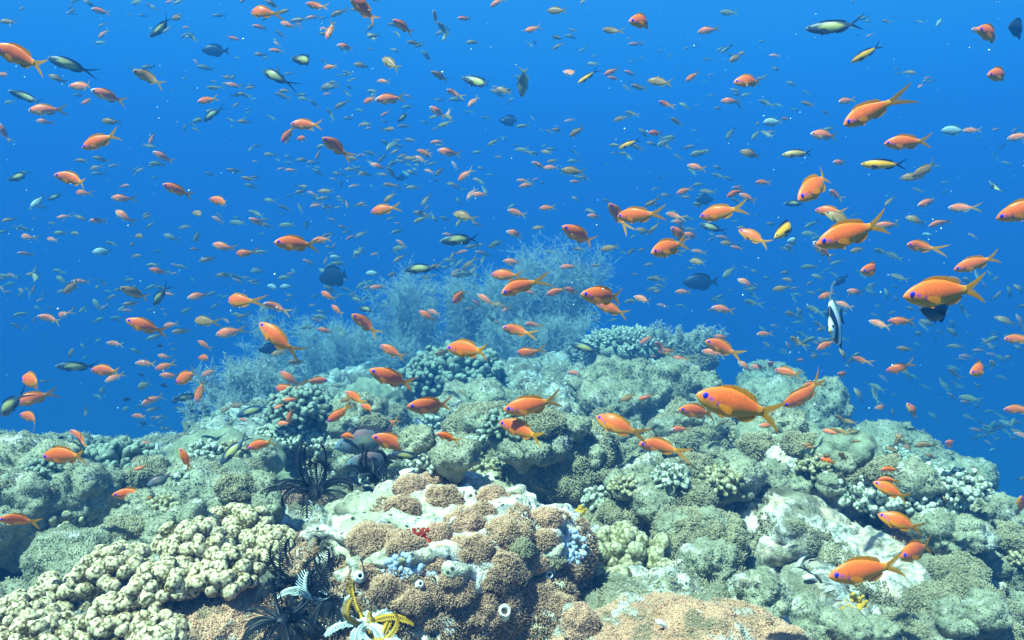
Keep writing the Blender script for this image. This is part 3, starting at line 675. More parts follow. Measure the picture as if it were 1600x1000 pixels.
# further coral heads scattered between the named ones
rs = random.Random(5); spots = []
tries = 0
while len(spots) < 110 and tries < 6000:
    tries += 1
    px = rs.uniform(0, 1600); py = rs.uniform(600, 990)
    h = cast(px, py)
    if not h or h[2] > 5: continue
    if 420 < px < 930 and py > 730: continue
    if px < 460 and py > 840 or 1110 < px < 1520 and 760 < py < 960: continue
    if py < np.interp(px, [0, 250, 420, 600, 1000, 1250, 1300, 1450, 1600], [725, 725, 655, 640, 640, 640, 700, 745, 810]) + 12: continue
    if 840 < px < 1075 and py > 820 or py > 925 and 1000 < px < 1260: continue
    r = rs.uniform(16, 34) * (1.15 if py > 800 else .85)
    if any((px - a) ** 2 + (py - b) ** 2 < (.85 * (r + c)) ** 2 for a, b, c in spots): continue
    spots.append((px, py, r))
spots.sort()
cnt = {}
for px, py, r in spots:
    k = rs.choice(['grey', 'grey', 'olive'])
    band = 'upper rim' if py < 690 else 'middle slope' if py < 800 else 'lower slope'
    side = 'left' if px < 420 else 'centre left' if px < 700 else 'centre' if px < 1000 else 'centre right' if px < 1280 else 'right'
    d = {'grey': 'small grey-green lumpy coral', 'olive': 'small fuzzy olive coral', 'smooth': 'small smooth pale coral', 'white': 'small white-crusted coral knob'}[k]
    if rs.random() < .17:
        pal_, ad_ = rs.choice([(DARKBR, 'dark'), (PALEBR, 'pale'), (TANBR, 'tan')]); key = (ad_, band, side); cnt[key] = cnt.get(key, 0) + 1
        C_(px, py, r * 1.15, r * .8, pal_, f'small {ad_} knobby coral, {ORD[cnt[key] - 1]} from left on the {band} of the {side} reef', nf=60, fr=max(4.2, r * .17), name='small_coral', group='small coral heads on the reef', bvh=False, sink=.3)
        continue
    key = (d, band, side); cnt[key] = cnt.get(key, 0) + 1
    M(px, py, r * rs.uniform(1, 1.3), r * rs.uniform(.7, 1), k, f'{d}, {ORD[cnt[key] - 1]} from left on the {band} of the {side} reef', sub=4, name='small_coral', group='small coral heads on the reef', bvh=False, sink=.3)

# ------------------------------------------------------------------ fish
def interp(x, pts):
    xs, ys = zip(*pts); x = np.asarray(x, float)
    # smooth (monotone-ish) interpolation via cosine blending
    return np.interp(x, xs, ys)
def smoothed(x, pts, w=.018): return (interp(x - w, pts) + interp(x, pts) * 2 + interp(x + w, pts)) / 4
KINDS = {
 'anthias': dict(top=[(0, .0), (.015, .03), (.06, .065), (.13, .10), (.24, .135), (.36, .145), (.5, .125), (.62, .085), (.72, .052), (.78, .045)],
   bot=[(0, .0), (.015, -.022), (.06, -.06), (.13, -.09), (.24, -.12), (.36, -.13), (.5, -.112), (.62, -.078), (.72, -.045), (.78, -.04)],
   wid=[(0, 0), (.02, .02), (.1, .05), (.25, .068), (.45, .06), (.65, .028), (.78, .01)], eye=(.088, .024, .033), SL=.77, fork=.66, tl=.26, tspread=.185, dors=(.2, .68, .045), anal=(.5, .7, .052), pelv=.11),
 'slim': dict(top=[(0, .0), (.02, .025), (.08, .06), (.2, .095), (.35, .105), (.5, .095), (.65, .06), (.74, .032), (.8, .03)],
   bot=[(0, .0), (.02, -.02), (.08, -.055), (.2, -.09), (.35, -.1), (.5, -.09), (.65, -.055), (.74, -.03), (.8, -.028)],
   wid=[(0, 0), (.02, .02), (.1, .045), (.25, .06), (.45, .055), (.65, .025), (.8, .009)], eye=(.08, .02, .02), SL=.79, fork=.9, tl=.21, tspread=.15, dors=(.2, .7, .03), anal=(.52, .72, .035), pelv=.07),
 'deep': dict(top=[(0, .0), (.02, .04), (.08, .11), (.2, .19), (.36, .225), (.52, .21), (.66, .14), (.76, .065), (.82, .05)],
   bot=[(0, .0), (.02, -.03), (.08, -.09), (.2, -.17), (.36, -.215), (.52, -.2), (.66, -.14), (.76, -.06), (.82, -.045)],
   wid=[(0, 0), (.02, .02), (.1, .05), (.25, .075), (.45, .07), (.65, .035), (.82, .012)], eye=(.11, .04, .022), SL=.81, fork=.35, tl=.19, tspread=.14, dors=(.22, .76, .06), anal=(.45, .76, .06), pelv=.08),
}
def lin(c): return tuple((v / 255) ** 2.2 for v in c)
def fish_parts(kind, pal, bend=0.0, lo=False, fat=1.0, SC=.09):
    """arrays for one fish, head at x=0, tail towards +x, unit = total length; returns {part: (V, F, col, thin)}"""
    k = KINDS[kind]; nr, sg = (12, 10) if lo else (34, 20)
    SL = k['SL']; xs = SL * (np.linspace(0, 1, nr + 1) ** 1.25)
    top = smoothed(xs, k['top']) * fat; bot = smoothed(xs, k['bot']) * fat; wid = smoothed(xs, k['wid']); top[0] = .006; bot[0] = -.006; wid[0] = .004
    th = 2 * math.pi * np.arange(sg) / sg; V = []
    for i, x in enumerate(xs):
        m = (top[i] + bot[i]) / 2; hh = (top[i] - bot[i]) / 2
        V += [(x, wid[i] * math.cos(t) * (1 - .25 * abs(math.sin(t))), m + hh * math.sin(t)) for t in th]
    V = np.array(V); Fb = np.array([[i * sg + q, i * sg + (q + 1) % sg, (i + 1) * sg + (q + 1) % sg, (i + 1) * sg + q] for i in range(nr) for q in range(sg)])
    # close nose and tail root
    V = np.concatenate([V, [(-.004, 0, 0), (SL + .01, 0, 0)]]); n0, n1 = len(V) - 2, len(V) - 1
    Tb = np.array([[n0, (q + 1) % sg, q] for q in range(sg)] + [[n1, nr * sg + q, nr * sg + (q + 1) % sg] for q in range(sg)])
    x, y, z = V[:, 0], V[:, 1], V[:, 2]
    Z = np.clip((z - np.interp(x, xs, bot)) / np.maximum(np.interp(x, xs, top) - np.interp(x, xs, bot), 1e-4), 0, 1)
    col = pal['body'](x / SL, Z, y)
    out = {'body': (V, [Fb, Tb], col, None)}
    def sheet(P2, name, thin, c, off=0.0, thick=.0022, f2=None):
        """P2: (rows, cols, 3) grid -> two sided thin fin"""
        R_, Cc = P2.shape[:2]; P = P2.reshape(-1, 3); i = (np.arange(R_ - 1)[:, None] * Cc + np.arange(Cc - 1)[None]).ravel()
        Q = np.stack([i, i + 1, i + Cc + 1, i + Cc], 1); nn = len(P)
        edge = 1 - np.abs(np.linspace(-1, 1, Cc))[None] ** 6 * np.ones((R_, 1)); tk = (thick * edge.ravel())[:, None] * np.array([[0, 1, 0]])
        Vv = np.concatenate([P + tk, P - tk]); Qq = np.concatenate([Q, Q[:, ::-1] + nn])
        cc = np.concatenate([c.reshape(-1, 3)] * 2) if isinstance(c, np.ndarray) else np.tile(np.array(c), (2 * nn, 1))
        t = np.concatenate([thin.ravel()] * 2); 
        if name in out: 
            V0, F0, c0, t0 = out[name]; out[name] = (np.concatenate([V0, Vv]), F0 + [Qq + len(V0)], np.concatenate([c0, cc]), np.concatenate([t0, t]))
        else: out[name] = (Vv, [Qq], cc, t)
    # caudal fin: lunate
    a = np.linspace(-1, 1, 9 if lo else 17); b = np.linspace(0, 1, 4 if lo else 7)
    tr = (top[-1] - bot[-1]) / 2; mz = (top[-1] + bot[-1]) / 2
    Lr = k['tl'] * (1 - k['fork'] * (1 - np.abs(a) ** 1.15)); G = np.zeros((len(b), len(a), 3))
    for j, bb in enumerate(b):
        G[j, :, 0] = SL - .02 + (Lr + .02) * bb; G[j, :, 2] = mz + np.sign(a) * (np.abs(a)) * (tr * .9 * (1 - bb) + k['tspread'] * bb ** 1.15 * (.55 + .45 * np.abs(a)))
    sheet(G, 'tail_fin', np.clip(np.outer(b ** 1.5, 1 - np.abs(a) ** 1.5) * .8, 0, 1), pal['tail'])
    # dorsal / anal
    for nm, (x0, x1, h), sgn, prof in (('dorsal_fin', k['dors'], 1, top), ('anal_fin', k['anal'], -1, bot)):
        u = np.linspace(0, 1, 7 if lo else 15); xx = x0 + (x1 - x0) * u; base = np.interp(xx, xs, prof)
        if nm == 'dorsal_fin': hgt = h * np.minimum(1, u * 5) ** .6 * (.75 + .35 * u) * np.minimum(1, (1 - u) * 5 + .25)
        else: hgt = h * np.sin(np.pi * np.clip(u * .8 + .12, 0, 1)) ** .8
        G = np.zeros((3, len(u), 3))
        for j, bb in enumerate((0, .5, 1)): G[j, :, 0] = xx + bb * hgt * .7; G[j, :, 2] = base - sgn * .012 + sgn * bb * (hgt + .012)
        sheet(G, nm, np.outer((0, .08, .3), np.ones(len(u))), pal['fin'])
    for sy in (1, -1):
        u = np.linspace(0, 1, 4); w_ = np.linspace(-1, 1, 5); G = np.zeros((4, 5, 3)); by = np.interp(.27, xs, wid)
        for j, uu in enumerate(u):
            G[j, :, 0] = .245 + .14 * uu; G[j, :, 1] = sy * (by * .97 + uu * .028); G[j, :, 2] = -.035 - .035 * uu + w_ * (.012 + .03 * math.sin(uu * 2.4))
        sheet(G, 'pectoral_fin' if lo else ('pectoral_fin' if sy == 1 else 'pectoral_fin2'), np.outer(u, np.ones(5)) * .45, pal['fin'], thick=.0012)
        G = np.zeros((4, 4, 3)); w_ = np.linspace(0, 1, 4); bz = np.interp(.27, xs, bot)
        for j, uu in enumerate(u):
            G[j, :, 0] = .25 + .03 * w_ * (1 - uu) + k['pelv'] * uu * (.8 + .2 * w_); G[j, :, 1] = sy * (.018 + .01 * uu); G[j, :, 2] = bz + .012 - .042 * uu * (1 - .35 * w_)
        sheet(G, 'pelvic_fin', np.outer(u, np.ones(4)) * .35, pal['fin'], thick=.0012)
    ex, ez, er = k['eye']; Ve, Te = ico(1 if lo else 2); by = np.interp(ex, xs, wid)
    for sy in (1, -1):
        P = Ve * np.array([er, er * .45, er]) + np.array([ex, sy * by * .86, ez]); r = np.hypot(Ve[:, 0], Ve[:, 2])
        c = np.where((r < .42)[:, None], np.array([.005, .005, .02]), np.array(pal['eye']))
        nm = 'eye' if lo or sy == 1 else 'eye2'
        if nm in out and lo:
            V0, F0, c0, t0 = out[nm]; out[nm] = (np.concatenate([V0, P]), F0 + [Te + len(V0)], np.concatenate([c0, c]), None)
        else: out[nm] = (P, [Te], c, None)
    for q in list(out):
        V_, f_, c_, t_ = out[q]; V_ = V_.copy()
        xx = V_[:, 0]; V_[:, 1] += bend * (np.clip(xx - .3, 0, 1) ** 2 * 1.5 - .1 * xx)
        V_[:, 0] -= .42; out[q] = (V_ * SC, f_, c_, t_)
    return out
def grad(u, c1, c2, lo_=0., hi=1.):
    t = np.clip((u - lo_) / (hi - lo_), 0, 1)[:, None]; t = t * t * (3 - 2 * t); return np.array(c1) * (1 - t) + np.array(c2) * t
def body_anthias(x, z, y):
    c = grad(z, (1.0, .38, .012), (1.0, .145, .02), .08, .55)
    c = c * (1 - 0) ; back = np.clip((z - .8) / .2, 0, 1)[:, None]; c = c * (1 - back * .35) + np.array((.85, .27, .02)) * back * .35
    g = np.clip(1 - np.abs(x - .31 + .25 * (z - .5) ** 2) / .018, 0, 1)[:, None] * (np.abs(z - .45) < .3)[:, None]; c = c * (1 - g * .35)
    nose = np.clip((.08 - x) / .08, 0, 1)[:, None]; c = c * (1 - nose * .5) + np.array((.95, .35, .12)) * nose * .5
    t = np.clip(1 - np.abs((z) - (.62 - 1.25 * (x - .1))) / .06, 0, 1) * (x > .12) * (x < .34); t = t[:, None]
    c = c * (1 - t * .85) + np.array((.25, .05, .6)) * t * .85
    tail = np.clip((x - .86) / .14, 0, 1)[:, None]; return c * (1 - tail) + np.array((1, .36, .02)) * tail
def body_coral(x, z, y):
    c = grad(z, (.85, .6, .42), (1.0, .2, .08), .1, .42); n = np.clip((.16 - x) / .1, 0, 1)[:, None]; return c * (1 - n * .75) + np.array((.6, .55, .6)) * n * .75
def body_two(x, z, y):
    dk = grad(z, (.10, .13, .15), (.03, .05, .08), .2, .7); d = np.sqrt(((x - .56) / .25) ** 2 + ((z - .52) / .36) ** 2)
    t = np.clip(1.25 - d, 0, 1)[:, None]; t = np.clip(t * 2.2, 0, 1); c = dk * (1 - t) + np.array((.48, .42, .14)) * t
    n = np.clip((.1 - x) / .1, 0, 1)[:, None]; return c * (1 - n * .7) + np.array((.3, .36, .4)) * n * .7
def body_yel(x, z, y):
    c = grad(z, (.9, .5, .08), (1.0, .42, .02), .1, .6); b = np.clip((z - .86) / .08, 0, 1)[:, None]; c = c * (1 - b) + np.array((.03, .03, .05)) * b
    t = np.clip((x - .9) / .1, 0, 1)[:, None]; return c * (1 - t) + np.array((.02, .02, .05)) * t
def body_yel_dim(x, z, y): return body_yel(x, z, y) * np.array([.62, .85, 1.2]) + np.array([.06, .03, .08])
def const(c): return lambda x, z, y: np.tile(np.array(c), (len(x), 1))
def body_parrot(x, z, y):
    c = grad(z, (.16, .2, .2), (.13, .14, .15), .3, .8); n = np.clip((.25 - x) / .2, 0, 1)[:, None]; c = c * (1 - n * .6) + np.array((.14, .25, .34)) * n * .6
    t = np.clip(1.1 - np.sqrt(((x - .5) / .28) ** 2 + ((z - .88) / .2) ** 2), 0, 1)[:, None]; c = c * (1 - t) + np.array((.34, .15, .15)) * t
    t = np.clip(1.1 - np.sqrt(((x - .62) / .22) ** 2 + ((z - .5) / .25) ** 2), 0, 1)[:, None]; return c * (1 - t * .6) + np.array((.45, .42, .2)) * t * .6
YT = (1.0, .44, .004)
PAL = {
 'orange': ('anthias', dict(body=body_anthias, tail=YT, fin=(1.0, .40, .006), eye=(.03, .03, .85))),
 'coral': ('anthias', dict(body=body_coral, tail=(.85, .5, .12), fin=(.8, .5, .2), eye=(.05, .05, .3))),
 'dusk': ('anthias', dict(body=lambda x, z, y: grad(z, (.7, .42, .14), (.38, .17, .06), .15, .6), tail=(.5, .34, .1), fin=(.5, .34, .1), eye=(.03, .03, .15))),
 'haze_greyed': ('anthias', dict(body=lambda x, z, y: grad(z, (.5, .42, .26), (.27, .21, .1), .15, .5), tail=(.45, .42, .2), fin=(.45, .42, .2), eye=(.03, .03, .1))),  # orange fish far off, the greying by blue water painted into the colour
 'two': ('slim', dict(body=body_two, tail=(.03, .06, .11), fin=(.04, .07, .11), eye=(.02, .03, .05))),
 'yellow': ('slim', dict(body=body_yel, tail=(.01, .012, .03), fin=(.04, .04, .07), eye=(.03, .03, .2))),
 'blush': ('slim', dict(body=body_yel_dim, tail=(.02, .02, .05), fin=(.1, .1, .16), eye=(.03, .03, .2))),
 'black': ('deep', dict(body=const((.012, .02, .045)), tail=(.01, .018, .04), fin=(.01, .018, .04), eye=(.02, .02, .03))),
 'white': ('deep', dict(body=const((.45, .5, .44)), tail=(.36, .42, .42), fin=(.36, .42, .42), eye=(.02, .03, .05))),
 'parrot': ('deep', dict(body=body_parrot, tail=(.3, .14, .16), fin=(.2, .16, .16), eye=(.1, .08, .05))),
}
BENDS = (-.75, -.3, .05, .35, .7)
_fm = {}
def fish_mesh(pk, hi, bi):
    key = (pk, hi, bi)
    if key in _fm: return _fm[key]
    kind, pal = PAL[pk]; parts = fish_parts(kind, pal, BENDS[bi], lo=not hi, fat=(1.1, 1.18, 1.12, 1.14, 1.22)[bi] * {'anthias': 1, 'slim': .95, 'deep': .8}[kind], SC=1.0)
    if hi:
        r = {}
        for q, (V, Fs, c, t) in parts.items():
            nm = q.rstrip('2'); thin = t if t is not None else np.zeros(len(V))
            r[q] = (nm, make_mesh(nm, V, Fs, [FISH if t is None else FIN], {'col': c, 'thin': thin}))
    else:
        Vs, Fs, cs, ts, mi, n = [], [], [], [], [], 0; tri, quad, tm, qm = [], [], [], []
        for q, (V, fl, c, t) in parts.items():
            for f in fl:
                (tri if f.shape[1] == 3 else quad).append(f + n); (tm if f.shape[1] == 3 else qm).append(np.full(len(f), 0 if t is None else 1))
            Vs.append(V); cs.append(c); ts.append(np.zeros(len(V)) if t is None else t); n += len(V)
        r = make_mesh('fish', np.concatenate(Vs), [np.concatenate(tri), np.concatenate(quad)], [FISH, FIN], {'col': np.concatenate(cs), 'thin': np.concatenate(ts)}, midx=np.concatenate(tm + qm))
    _fm[key] = r; return r
NAME = {'orange': 'orange_fish', 'haze_greyed': 'haze_greyed_fish', 'coral': 'orange_fish', 'dusk': 'orange_fish', 'two': 'two_tone_fish', 'yellow': 'yellow_fish', 'blush': 'blushing_fish', 'black': 'dark_fish', 'white': 'pale_fish', 'parrot': 'parrotfish'}
def fish_matrix(px, py, L, a, TL, flip, yaw, roll, Dmax=None):
    D = TL * F * max(.35, math.cos(yaw)) / L; h = cast(px, py)
    lim = (h[2] * (.74 if h[2] < 3 else .86) if h else 99)
    if D > lim: TL *= lim / D; D = lim
    R = Matrix.Rotation(-math.radians(a), 4, 'Y') @ Matrix.Rotation(yaw, 4, 'Z') @ Matrix.Rotation(roll, 4, 'X')
    if flip: R = Matrix.Rotation(math.pi, 4, 'Z') @ R
    return Matrix.Translation(Vector(at(px, py, D))) @ R @ Matrix.Scale(TL, 4), D
protos = {}
fr_ = random.Random(3)
def put_fish(pk, px, py, L, a, label, TL=.09, flip=False, group=None, yaw=None, bi=None, hi=None):
    yaw = fr_.uniform(-.6, .6) if yaw is None else yaw; bi = fr_.randrange(5) if bi is None else bi
    Mx, D = fish_matrix(px, py, L, a, TL, flip, yaw, fr_.uniform(-.15, .15)); hi = (L >= 40) if hi is None else hi
    if hi:
        r = bpy.data.objects.new(NAME[pk], None); COL.objects.link(r); r.matrix_world = Mx
        for q, (nm, me) in fish_mesh(pk, True, bi).items():
            key = (pk, bi, q)
            if key in protos: o = protos[key].copy(); o.name = nm; COL.objects.link(o); o.parent = r
            else: o = link(nm, me, r); protos[key] = o
            o.matrix_local = Matrix.Identity(4)
    else:
        key = (pk, bi)
        if key in protos: r = protos[key].copy(); COL.objects.link(r)
        else: r = link(NAME[pk], fish_mesh(pk, False, bi)); protos[key] = r
        r.name = NAME[pk]; r.matrix_world = Mx
        for kx in ('label', 'category', 'group'):
            if kx in r: del r[kx]
    tag(r, label, 'fish', group); return r

# orange fish with their own description: x, y, length, tail angle, label
HERO = [
 (1145, 632, 148, -16, 'largest orange fish, tail down, above the centre right reef'),
 (1466, 458, 138, 5, 'large orange fish above the dark fish near the right edge'),
 (1345, 893, 126, 6, 'big deep-orange fish in front of the craggy lower right boulder'),
 (1323, 367, 120, 17, 'long orange fish with raised forked tail, middle right water'),
 (1352, 178, 94, 27, 'orange fish with long swept-up tail at upper right'),
 (1272, 293, 88, 33, 'orange fish rising tail-first below the yellow black-tailed fish'),
 (1600, 328, 90, 22, 'large orange fish cut off by the right edge'),
 (825, 635, 92, 8, 'upper of two overlapping orange fish in the centre'),
 (810, 670, 74, -12, 'lower of two overlapping orange fish in the centre'),
 (1028, 697, 74, -6, 'orange fish nearest the reef right of centre, fins spread'),
 (961, 664, 70, -16, 'orange fish left above the one nearest the centre right reef'),
 (1085, 643, 66, -12, 'orange fish under the head of the largest orange fish'),
 (607, 590, 76, -26, 'orange fish with tail pointing down left of the dark central coral'),
 (668, 635, 72, -8, 'orange fish just below the wide dark branching coral'),
 (612, 692, 78, -20, 'orange fish in front of the grey parrotfish'),
 (727, 546, 72, 2, 'orange fish above the wide dark branching coral'),
 (429, 526, 78, -38, 'orange fish diving head-up left of the hazy bush'),
 (938, 463, 78, -8, 'orange fish beside the tallest wispy spire'),
 (952, 482, 52, -20, 'smaller orange fish tucked under the one by the spire'),
 (98, 712, 82, 6, 'orange fish just above the left boulder coral'),
 (204, 773, 62, -3, 'orange fish over the dark gap right of the left boulder'),
 (25, 812, 48, -18, 'orange fish in front of the left boulder coral'),
 (1252, 620, 74, 33, 'orange fish with tail up right of the largest fish'),
 (1125, 542, 62, -22, 'orange fish above the largest orange fish'),
 (1042, 388, 68, 14, 'orange fish above and right of the wispy spire'),
 (1122, 333, 62, 15, 'orange fish right of centre, level with the yellow gliding fish'),
 (901, 366, 64, -28, 'orange fish tilted tail-down above the wispy spire'),
 (993, 337, 62, 4, 'orange fish in front of a darker one above the spire'),
 (962, 333, 46, -52, 'steep dark-orange fish behind the one above the spire'),
 (1060, 366, 42, -40, 'orange fish steeply tilted above the humped one'),
 (1520, 413, 66, 20, 'orange fish with raised tail above the big right one'),
 (1428, 862, 80, -3, 'upper orange fish of the lower right pair over pink tufts'),
 (1402, 815, 62, -14, 'curved orange fish over the pale top of the craggy right boulder'),
 (1388, 765, 54, -24, 'orange fish above the wide finger coral, tail down'),
 (1385, 749, 30, 12, 'small orange fish touching the one over the finger coral'),
 (1412, 223, 68, 3, 'orange fish at upper right below the pale disc fish'),
 (1545, 53, 66, -8, 'orange fish in the top right corner before a dark fish'),
 (1560, 117, 58, 6, 'orange fish at the right edge below the top corner one'),
 (1168, 127, 54, 6, 'pinkish orange fish with long tail at upper right of centre'),
 (1003, 34, 54, 8, 'pink-orange fish with forked tail near the top, right of centre'),
 (26, 87, 84, -22, 'large orange fish at the upper left edge'),
 (152, 222, 64, 20, 'pale orange fish at left with tail raised'),
 (110, 279, 60, -12, 'orange fish at the left above mid-height'),
 (458, 381, 60, -6, 'orange fish in the mid-left water with forked tail'),
 (500, 375, 30, 6, 'small orange fish at the tail of the mid-left one'),
 (223, 509, 62, -22, 'orange fish in the lower left water, tail sloping down'),
 (1362, 422, 54, 2, 'orange fish left of the big right orange fish'),
 (1435, 385, 52, -8, 'dull dark-backed orange fish above the big right one'),
 (808, 449, 62, 20, 'bright orange fish with tail up beside the tall wispy bush'),
 (787, 430, 48, 0, 'orange fish directly above the bright tail-up one'),
 (475, 195, 48, -2, 'yellow-orange fish at upper centre left'),
 (448, 212, 34, 48, 'dull orange fish curled under the yellow-orange one'),
 (597, 328, 46, 12, 'round orange fish in the centre left water'),
 (565, 12, 52, -42, 'orange fish curving down at the top edge'),
 (408, 19, 46, -4, 'orange fish near the top edge left of centre'),
 (567, 504, 50, -42, 'orange fish tilted steeply over the hazy left bush'),
 (805, 516, 50, -14, 'orange fish among the wispy bushes'),
 (610, 548, 44, -25, 'orange fish above the tail-down one left of the dark coral'),
 (290, 590, 52, 30, 'orange fish climbing to the right in the lower left water'),
 (312, 614, 36, 75, 'round front-on orange fish near the left hazy bush'),
 (163, 579, 52, 0, 'orange fish touching the tail of a two-tone fish at left'),
 (50, 595, 62, 3, 'orange fish at the left edge, uppermost of a stack of three'),
 (50, 623, 52, 14, 'dusky orange fish at the left edge, middle of the stack'),
 (48, 652, 50, -6, 'orange fish at the left edge, lowest of the stack'),
 (122, 684, 42, -42, 'red-backed fish above the orange fish over the left boulder'),
 (288, 715, 40, -68, 'orange fish standing on its head over the smooth left dome'),
 (292, 683, 34, -15, 'small orange fish above the smooth left dome'),
 (450, 590, 38, -36, 'orange fish over the left reef shoulder, head up'),
 (445, 609, 42, 6, 'orange fish below the head-up one on the left shoulder'),
 (553, 620, 38, -30, 'orange fish seen turning above the left dark coral'),
 (527, 649, 44, 34, 'orange fish with tail up in front of the dark coral'),
 (405, 695, 46, 18, 'orange fish right of the smooth left dome'),
 (606, 664, 34, 24, 'small orange fish above the parrotfish'),
 (545, 681, 32, 10, 'small dull orange fish left above the parrotfish'),
 (697, 682, 38, -20, 'small orange fish in front of the pale branching coral'),
 (1531, 577, 54, 12, 'orange fish with forked tail in the lower right water'),
 (1587, 530, 44, 0, 'orange fish cut by the right edge above the lower right one'),
 (1588, 640, 42, 4, 'orange fish cut by the right edge near the reef level'),
 (1425, 641, 34, -52, 'red-orange fish standing steeply in the lower right water'),
 (1403, 576, 38, 20, 'orange fish curling in the lower right school'),
 (1593, 790, 46, -78, 'orange fish pointing head-down at the right edge'),
 (1228, 581, 38, -5, 'orange fish above the distant hazy coral head'),
 (1265, 603, 38, 12, 'orange fish just behind the tail-up one at right'),
 (823, 551, 36, 8, 'hump-backed orange fish in front of the wispy thicket'),
 (1174, 369, 46, -28, 'orange fish left of the orange fish with the black tail'),
]
two = [(104, 100, 68, -18, 'two-tone dark fish with pale flank below the upper left orange fish'), (250, 45, 52, 36, 'dark hump-backed two-tone fish near the upper left top edge'),
 (38, 151, 52, -22, 'two-tone fish at the left edge above mid-height'), (475, 94, 58, -12, 'upper of two two-tone fish left of top centre'), (427, 118, 54, -26, 'lower of two two-tone fish left of top centre'),
 (745, 128, 62, -20, 'two-tone fish with yellow flank at top centre'), (715, 375, 66, 4, 'two-tone fish in the middle of the water'), (655, 420, 60, 5, 'two-tone fish with orange flank left above the wispy bush'),
 (1297, 43, 80, -2, 'large two-tone fish near the top right'), (30, 276, 50, 14, 'faded two-tone fish left of the pale orange fish'), (248, 465, 46, 46, 'two-tone fish rising steeply in the left water'),
 (115, 573, 58, -6, 'two-tone fish with pale flank in front of an orange fish at left'), (14, 635, 76, 38, 'large white-flanked two-tone fish at the left edge'), (392, 643, 56, 18, 'two-tone fish gliding above the left wispy tuft'),
 (362, 706, 62, 48, 'two-tone fish nosing down over the smooth left dome'), (912, 543, 54, -12, 'two-tone fish left of the table coral'), (664, 672, 58, -42, 'two-tone fish nosing into the pale branching coral'),
 (573, 483, 38, 0, 'small two-tone fish above the steep orange fish'), (330, 180, 40, 36, 'dusky curled fish under a pink fish at upper left'), (122, 694, 46, -50, 'dark two-tone fish beside the red-backed fish'),
 (290, 621, 40, 0, 'grey two-tone fish behind the round front-on orange fish'), (632, 712, 56, -12, 'two-tone fish half hidden behind the orange fish at the parrotfish'), (1110, 355, 40, -16, 'dim two-tone fish under the right-of-centre orange fish'),
 (85, 308, 32, 20, 'dim small two-tone fish with white tail at left'), (630, 183, 30, 32, 'dim two-tone fish in the upper centre'), (1240, 318, 40, 0, 'dim blue-grey fish under the rising orange fish'), (1555, 293, 30, -62, 'dim steep fish above the right edge orange fish')]
yel = [('yellow', 1375, 257, 60, -2, 'yellow fish with black forked tail at upper right'), ('yellow', 1228, 357, 66, 32, 'orange-yellow fish with black scissor tail right of centre'), ('yellow', 1350, 86, 44, 32, 'yellow fish with dark scissor tail at top right'),
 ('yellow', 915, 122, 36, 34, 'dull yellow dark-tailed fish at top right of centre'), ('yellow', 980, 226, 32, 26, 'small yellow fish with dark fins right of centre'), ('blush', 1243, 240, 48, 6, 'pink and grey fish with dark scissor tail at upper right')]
blk = [(520, 433, 62, 14, 'dark blue-black fish silhouette in the centre left water', .28, False), (1091, 441, 58, 2, 'dark fish silhouette above the right reef', .26, False), (333, 79, 42, 0, 'faint dark oval fish at upper left', .2, False),
 (1590, 45, 56, 0, 'dark fish behind the orange fish in the top right corner', .16, False), (1468, 478, 104, 2, 'big black-blue fish directly under the large right orange fish', .13, False), (420, 545, 34, 0, 'dark round fish below the diving orange fish', .14, False),
 (1100, 312, 34, 0, 'faint dark fish right of centre behind small pink fish', .2, False), (1312, 440, 24, 40, 'faint small dark fish left of the large right fish', .12, False), (795, 189, 36, -5, 'faint dark fish at top centre', .2, False), (625, 278, 20, 0, 'faint dark round fish in the centre', .12, False),
 (1105, 312, 26, 0, 'second faint dark fish beside the first, right of centre', .15, True)]
wht = [(1204, 191, 30, 4, 'bright pale blue disc fish at upper right of centre', .1), (1486, 204, 34, 0, 'pale blue disc fish at upper right beside a pink fish', .12), (1467, 36, 18, 60, 'small pale fish near the top right', .1), (1240, 377, 28, -3, 'pale blue-white fish below the orange-yellow scissor tail', .1),
 (523, 402, 20, -4, 'small pale fish in the centre left', .1), (580, 427, 22, 5, 'small pale fish right of the dark silhouette', .1), (425, 448, 20, -10, 'left of two small pale fish in the left water', .1), (445, 448, 20, 8, 'right of two small pale fish in the left water', .1),
 (657, 552, 20, 8, 'small pale fish left of the orange fish over dark coral', .1), (575, 568, 16, 20, 'tiny pale fish above the tail-down orange fish', .08), (157, 393, 26, 6, 'pale fish in the mid-left water', .1), (57, 317, 22, 46, 'slanted pale fish at the left', .1), (1447, 366, 14, 0, 'tiny pale round fish above the big right orange fish', .08),
 (835, 413, 18, 4, 'small pale fish beside the wispy spire', .1), (1550, 703, 12, 20, 'tiny pale fish low in the right water', .08)]
kk_ = [(250, 540), (220, 585), (197, 624), (255, 602), (300, 642), (313, 645), (272, 628), (160, 691), (223, 661), (76, 690), (95, 684)]
for x, y, L, a, lb in HERO: put_fish('orange', x, y, L, a, lb, TL=.092, bi=(2 if L > 110 else None), yaw=(0.12 if L > 110 else None), group='orange fish of the school')
for x, y, L, a, lb in two: put_fish('two', x, y, L, a, lb, TL=.13, group='two-tone fish among the school')
for k, x, y, L, a, lb in yel: put_fish(k, x, y, L, a, lb, TL=.09)
for x, y, L, a, lb, tl, fl in blk: put_fish('black', x, y, L, a, lb, TL=tl, flip=fl)
for x, y, L, a, lb, tl in wht: put_fish('white', x, y, L, a, lb, TL=tl)
for x, y in kk_: put_fish('black', x, y, 12, fr_.uniform(-20, 20), 'tiny black fish hovering low in the left water by the ridge', TL=.04, group='tiny black fish low at the left', hi=False)
put_fish('parrot', 563, 690, 92, 10, 'grey parrotfish with red back behind the centre left orange fish', TL=.2, yaw=.3, bi=2)
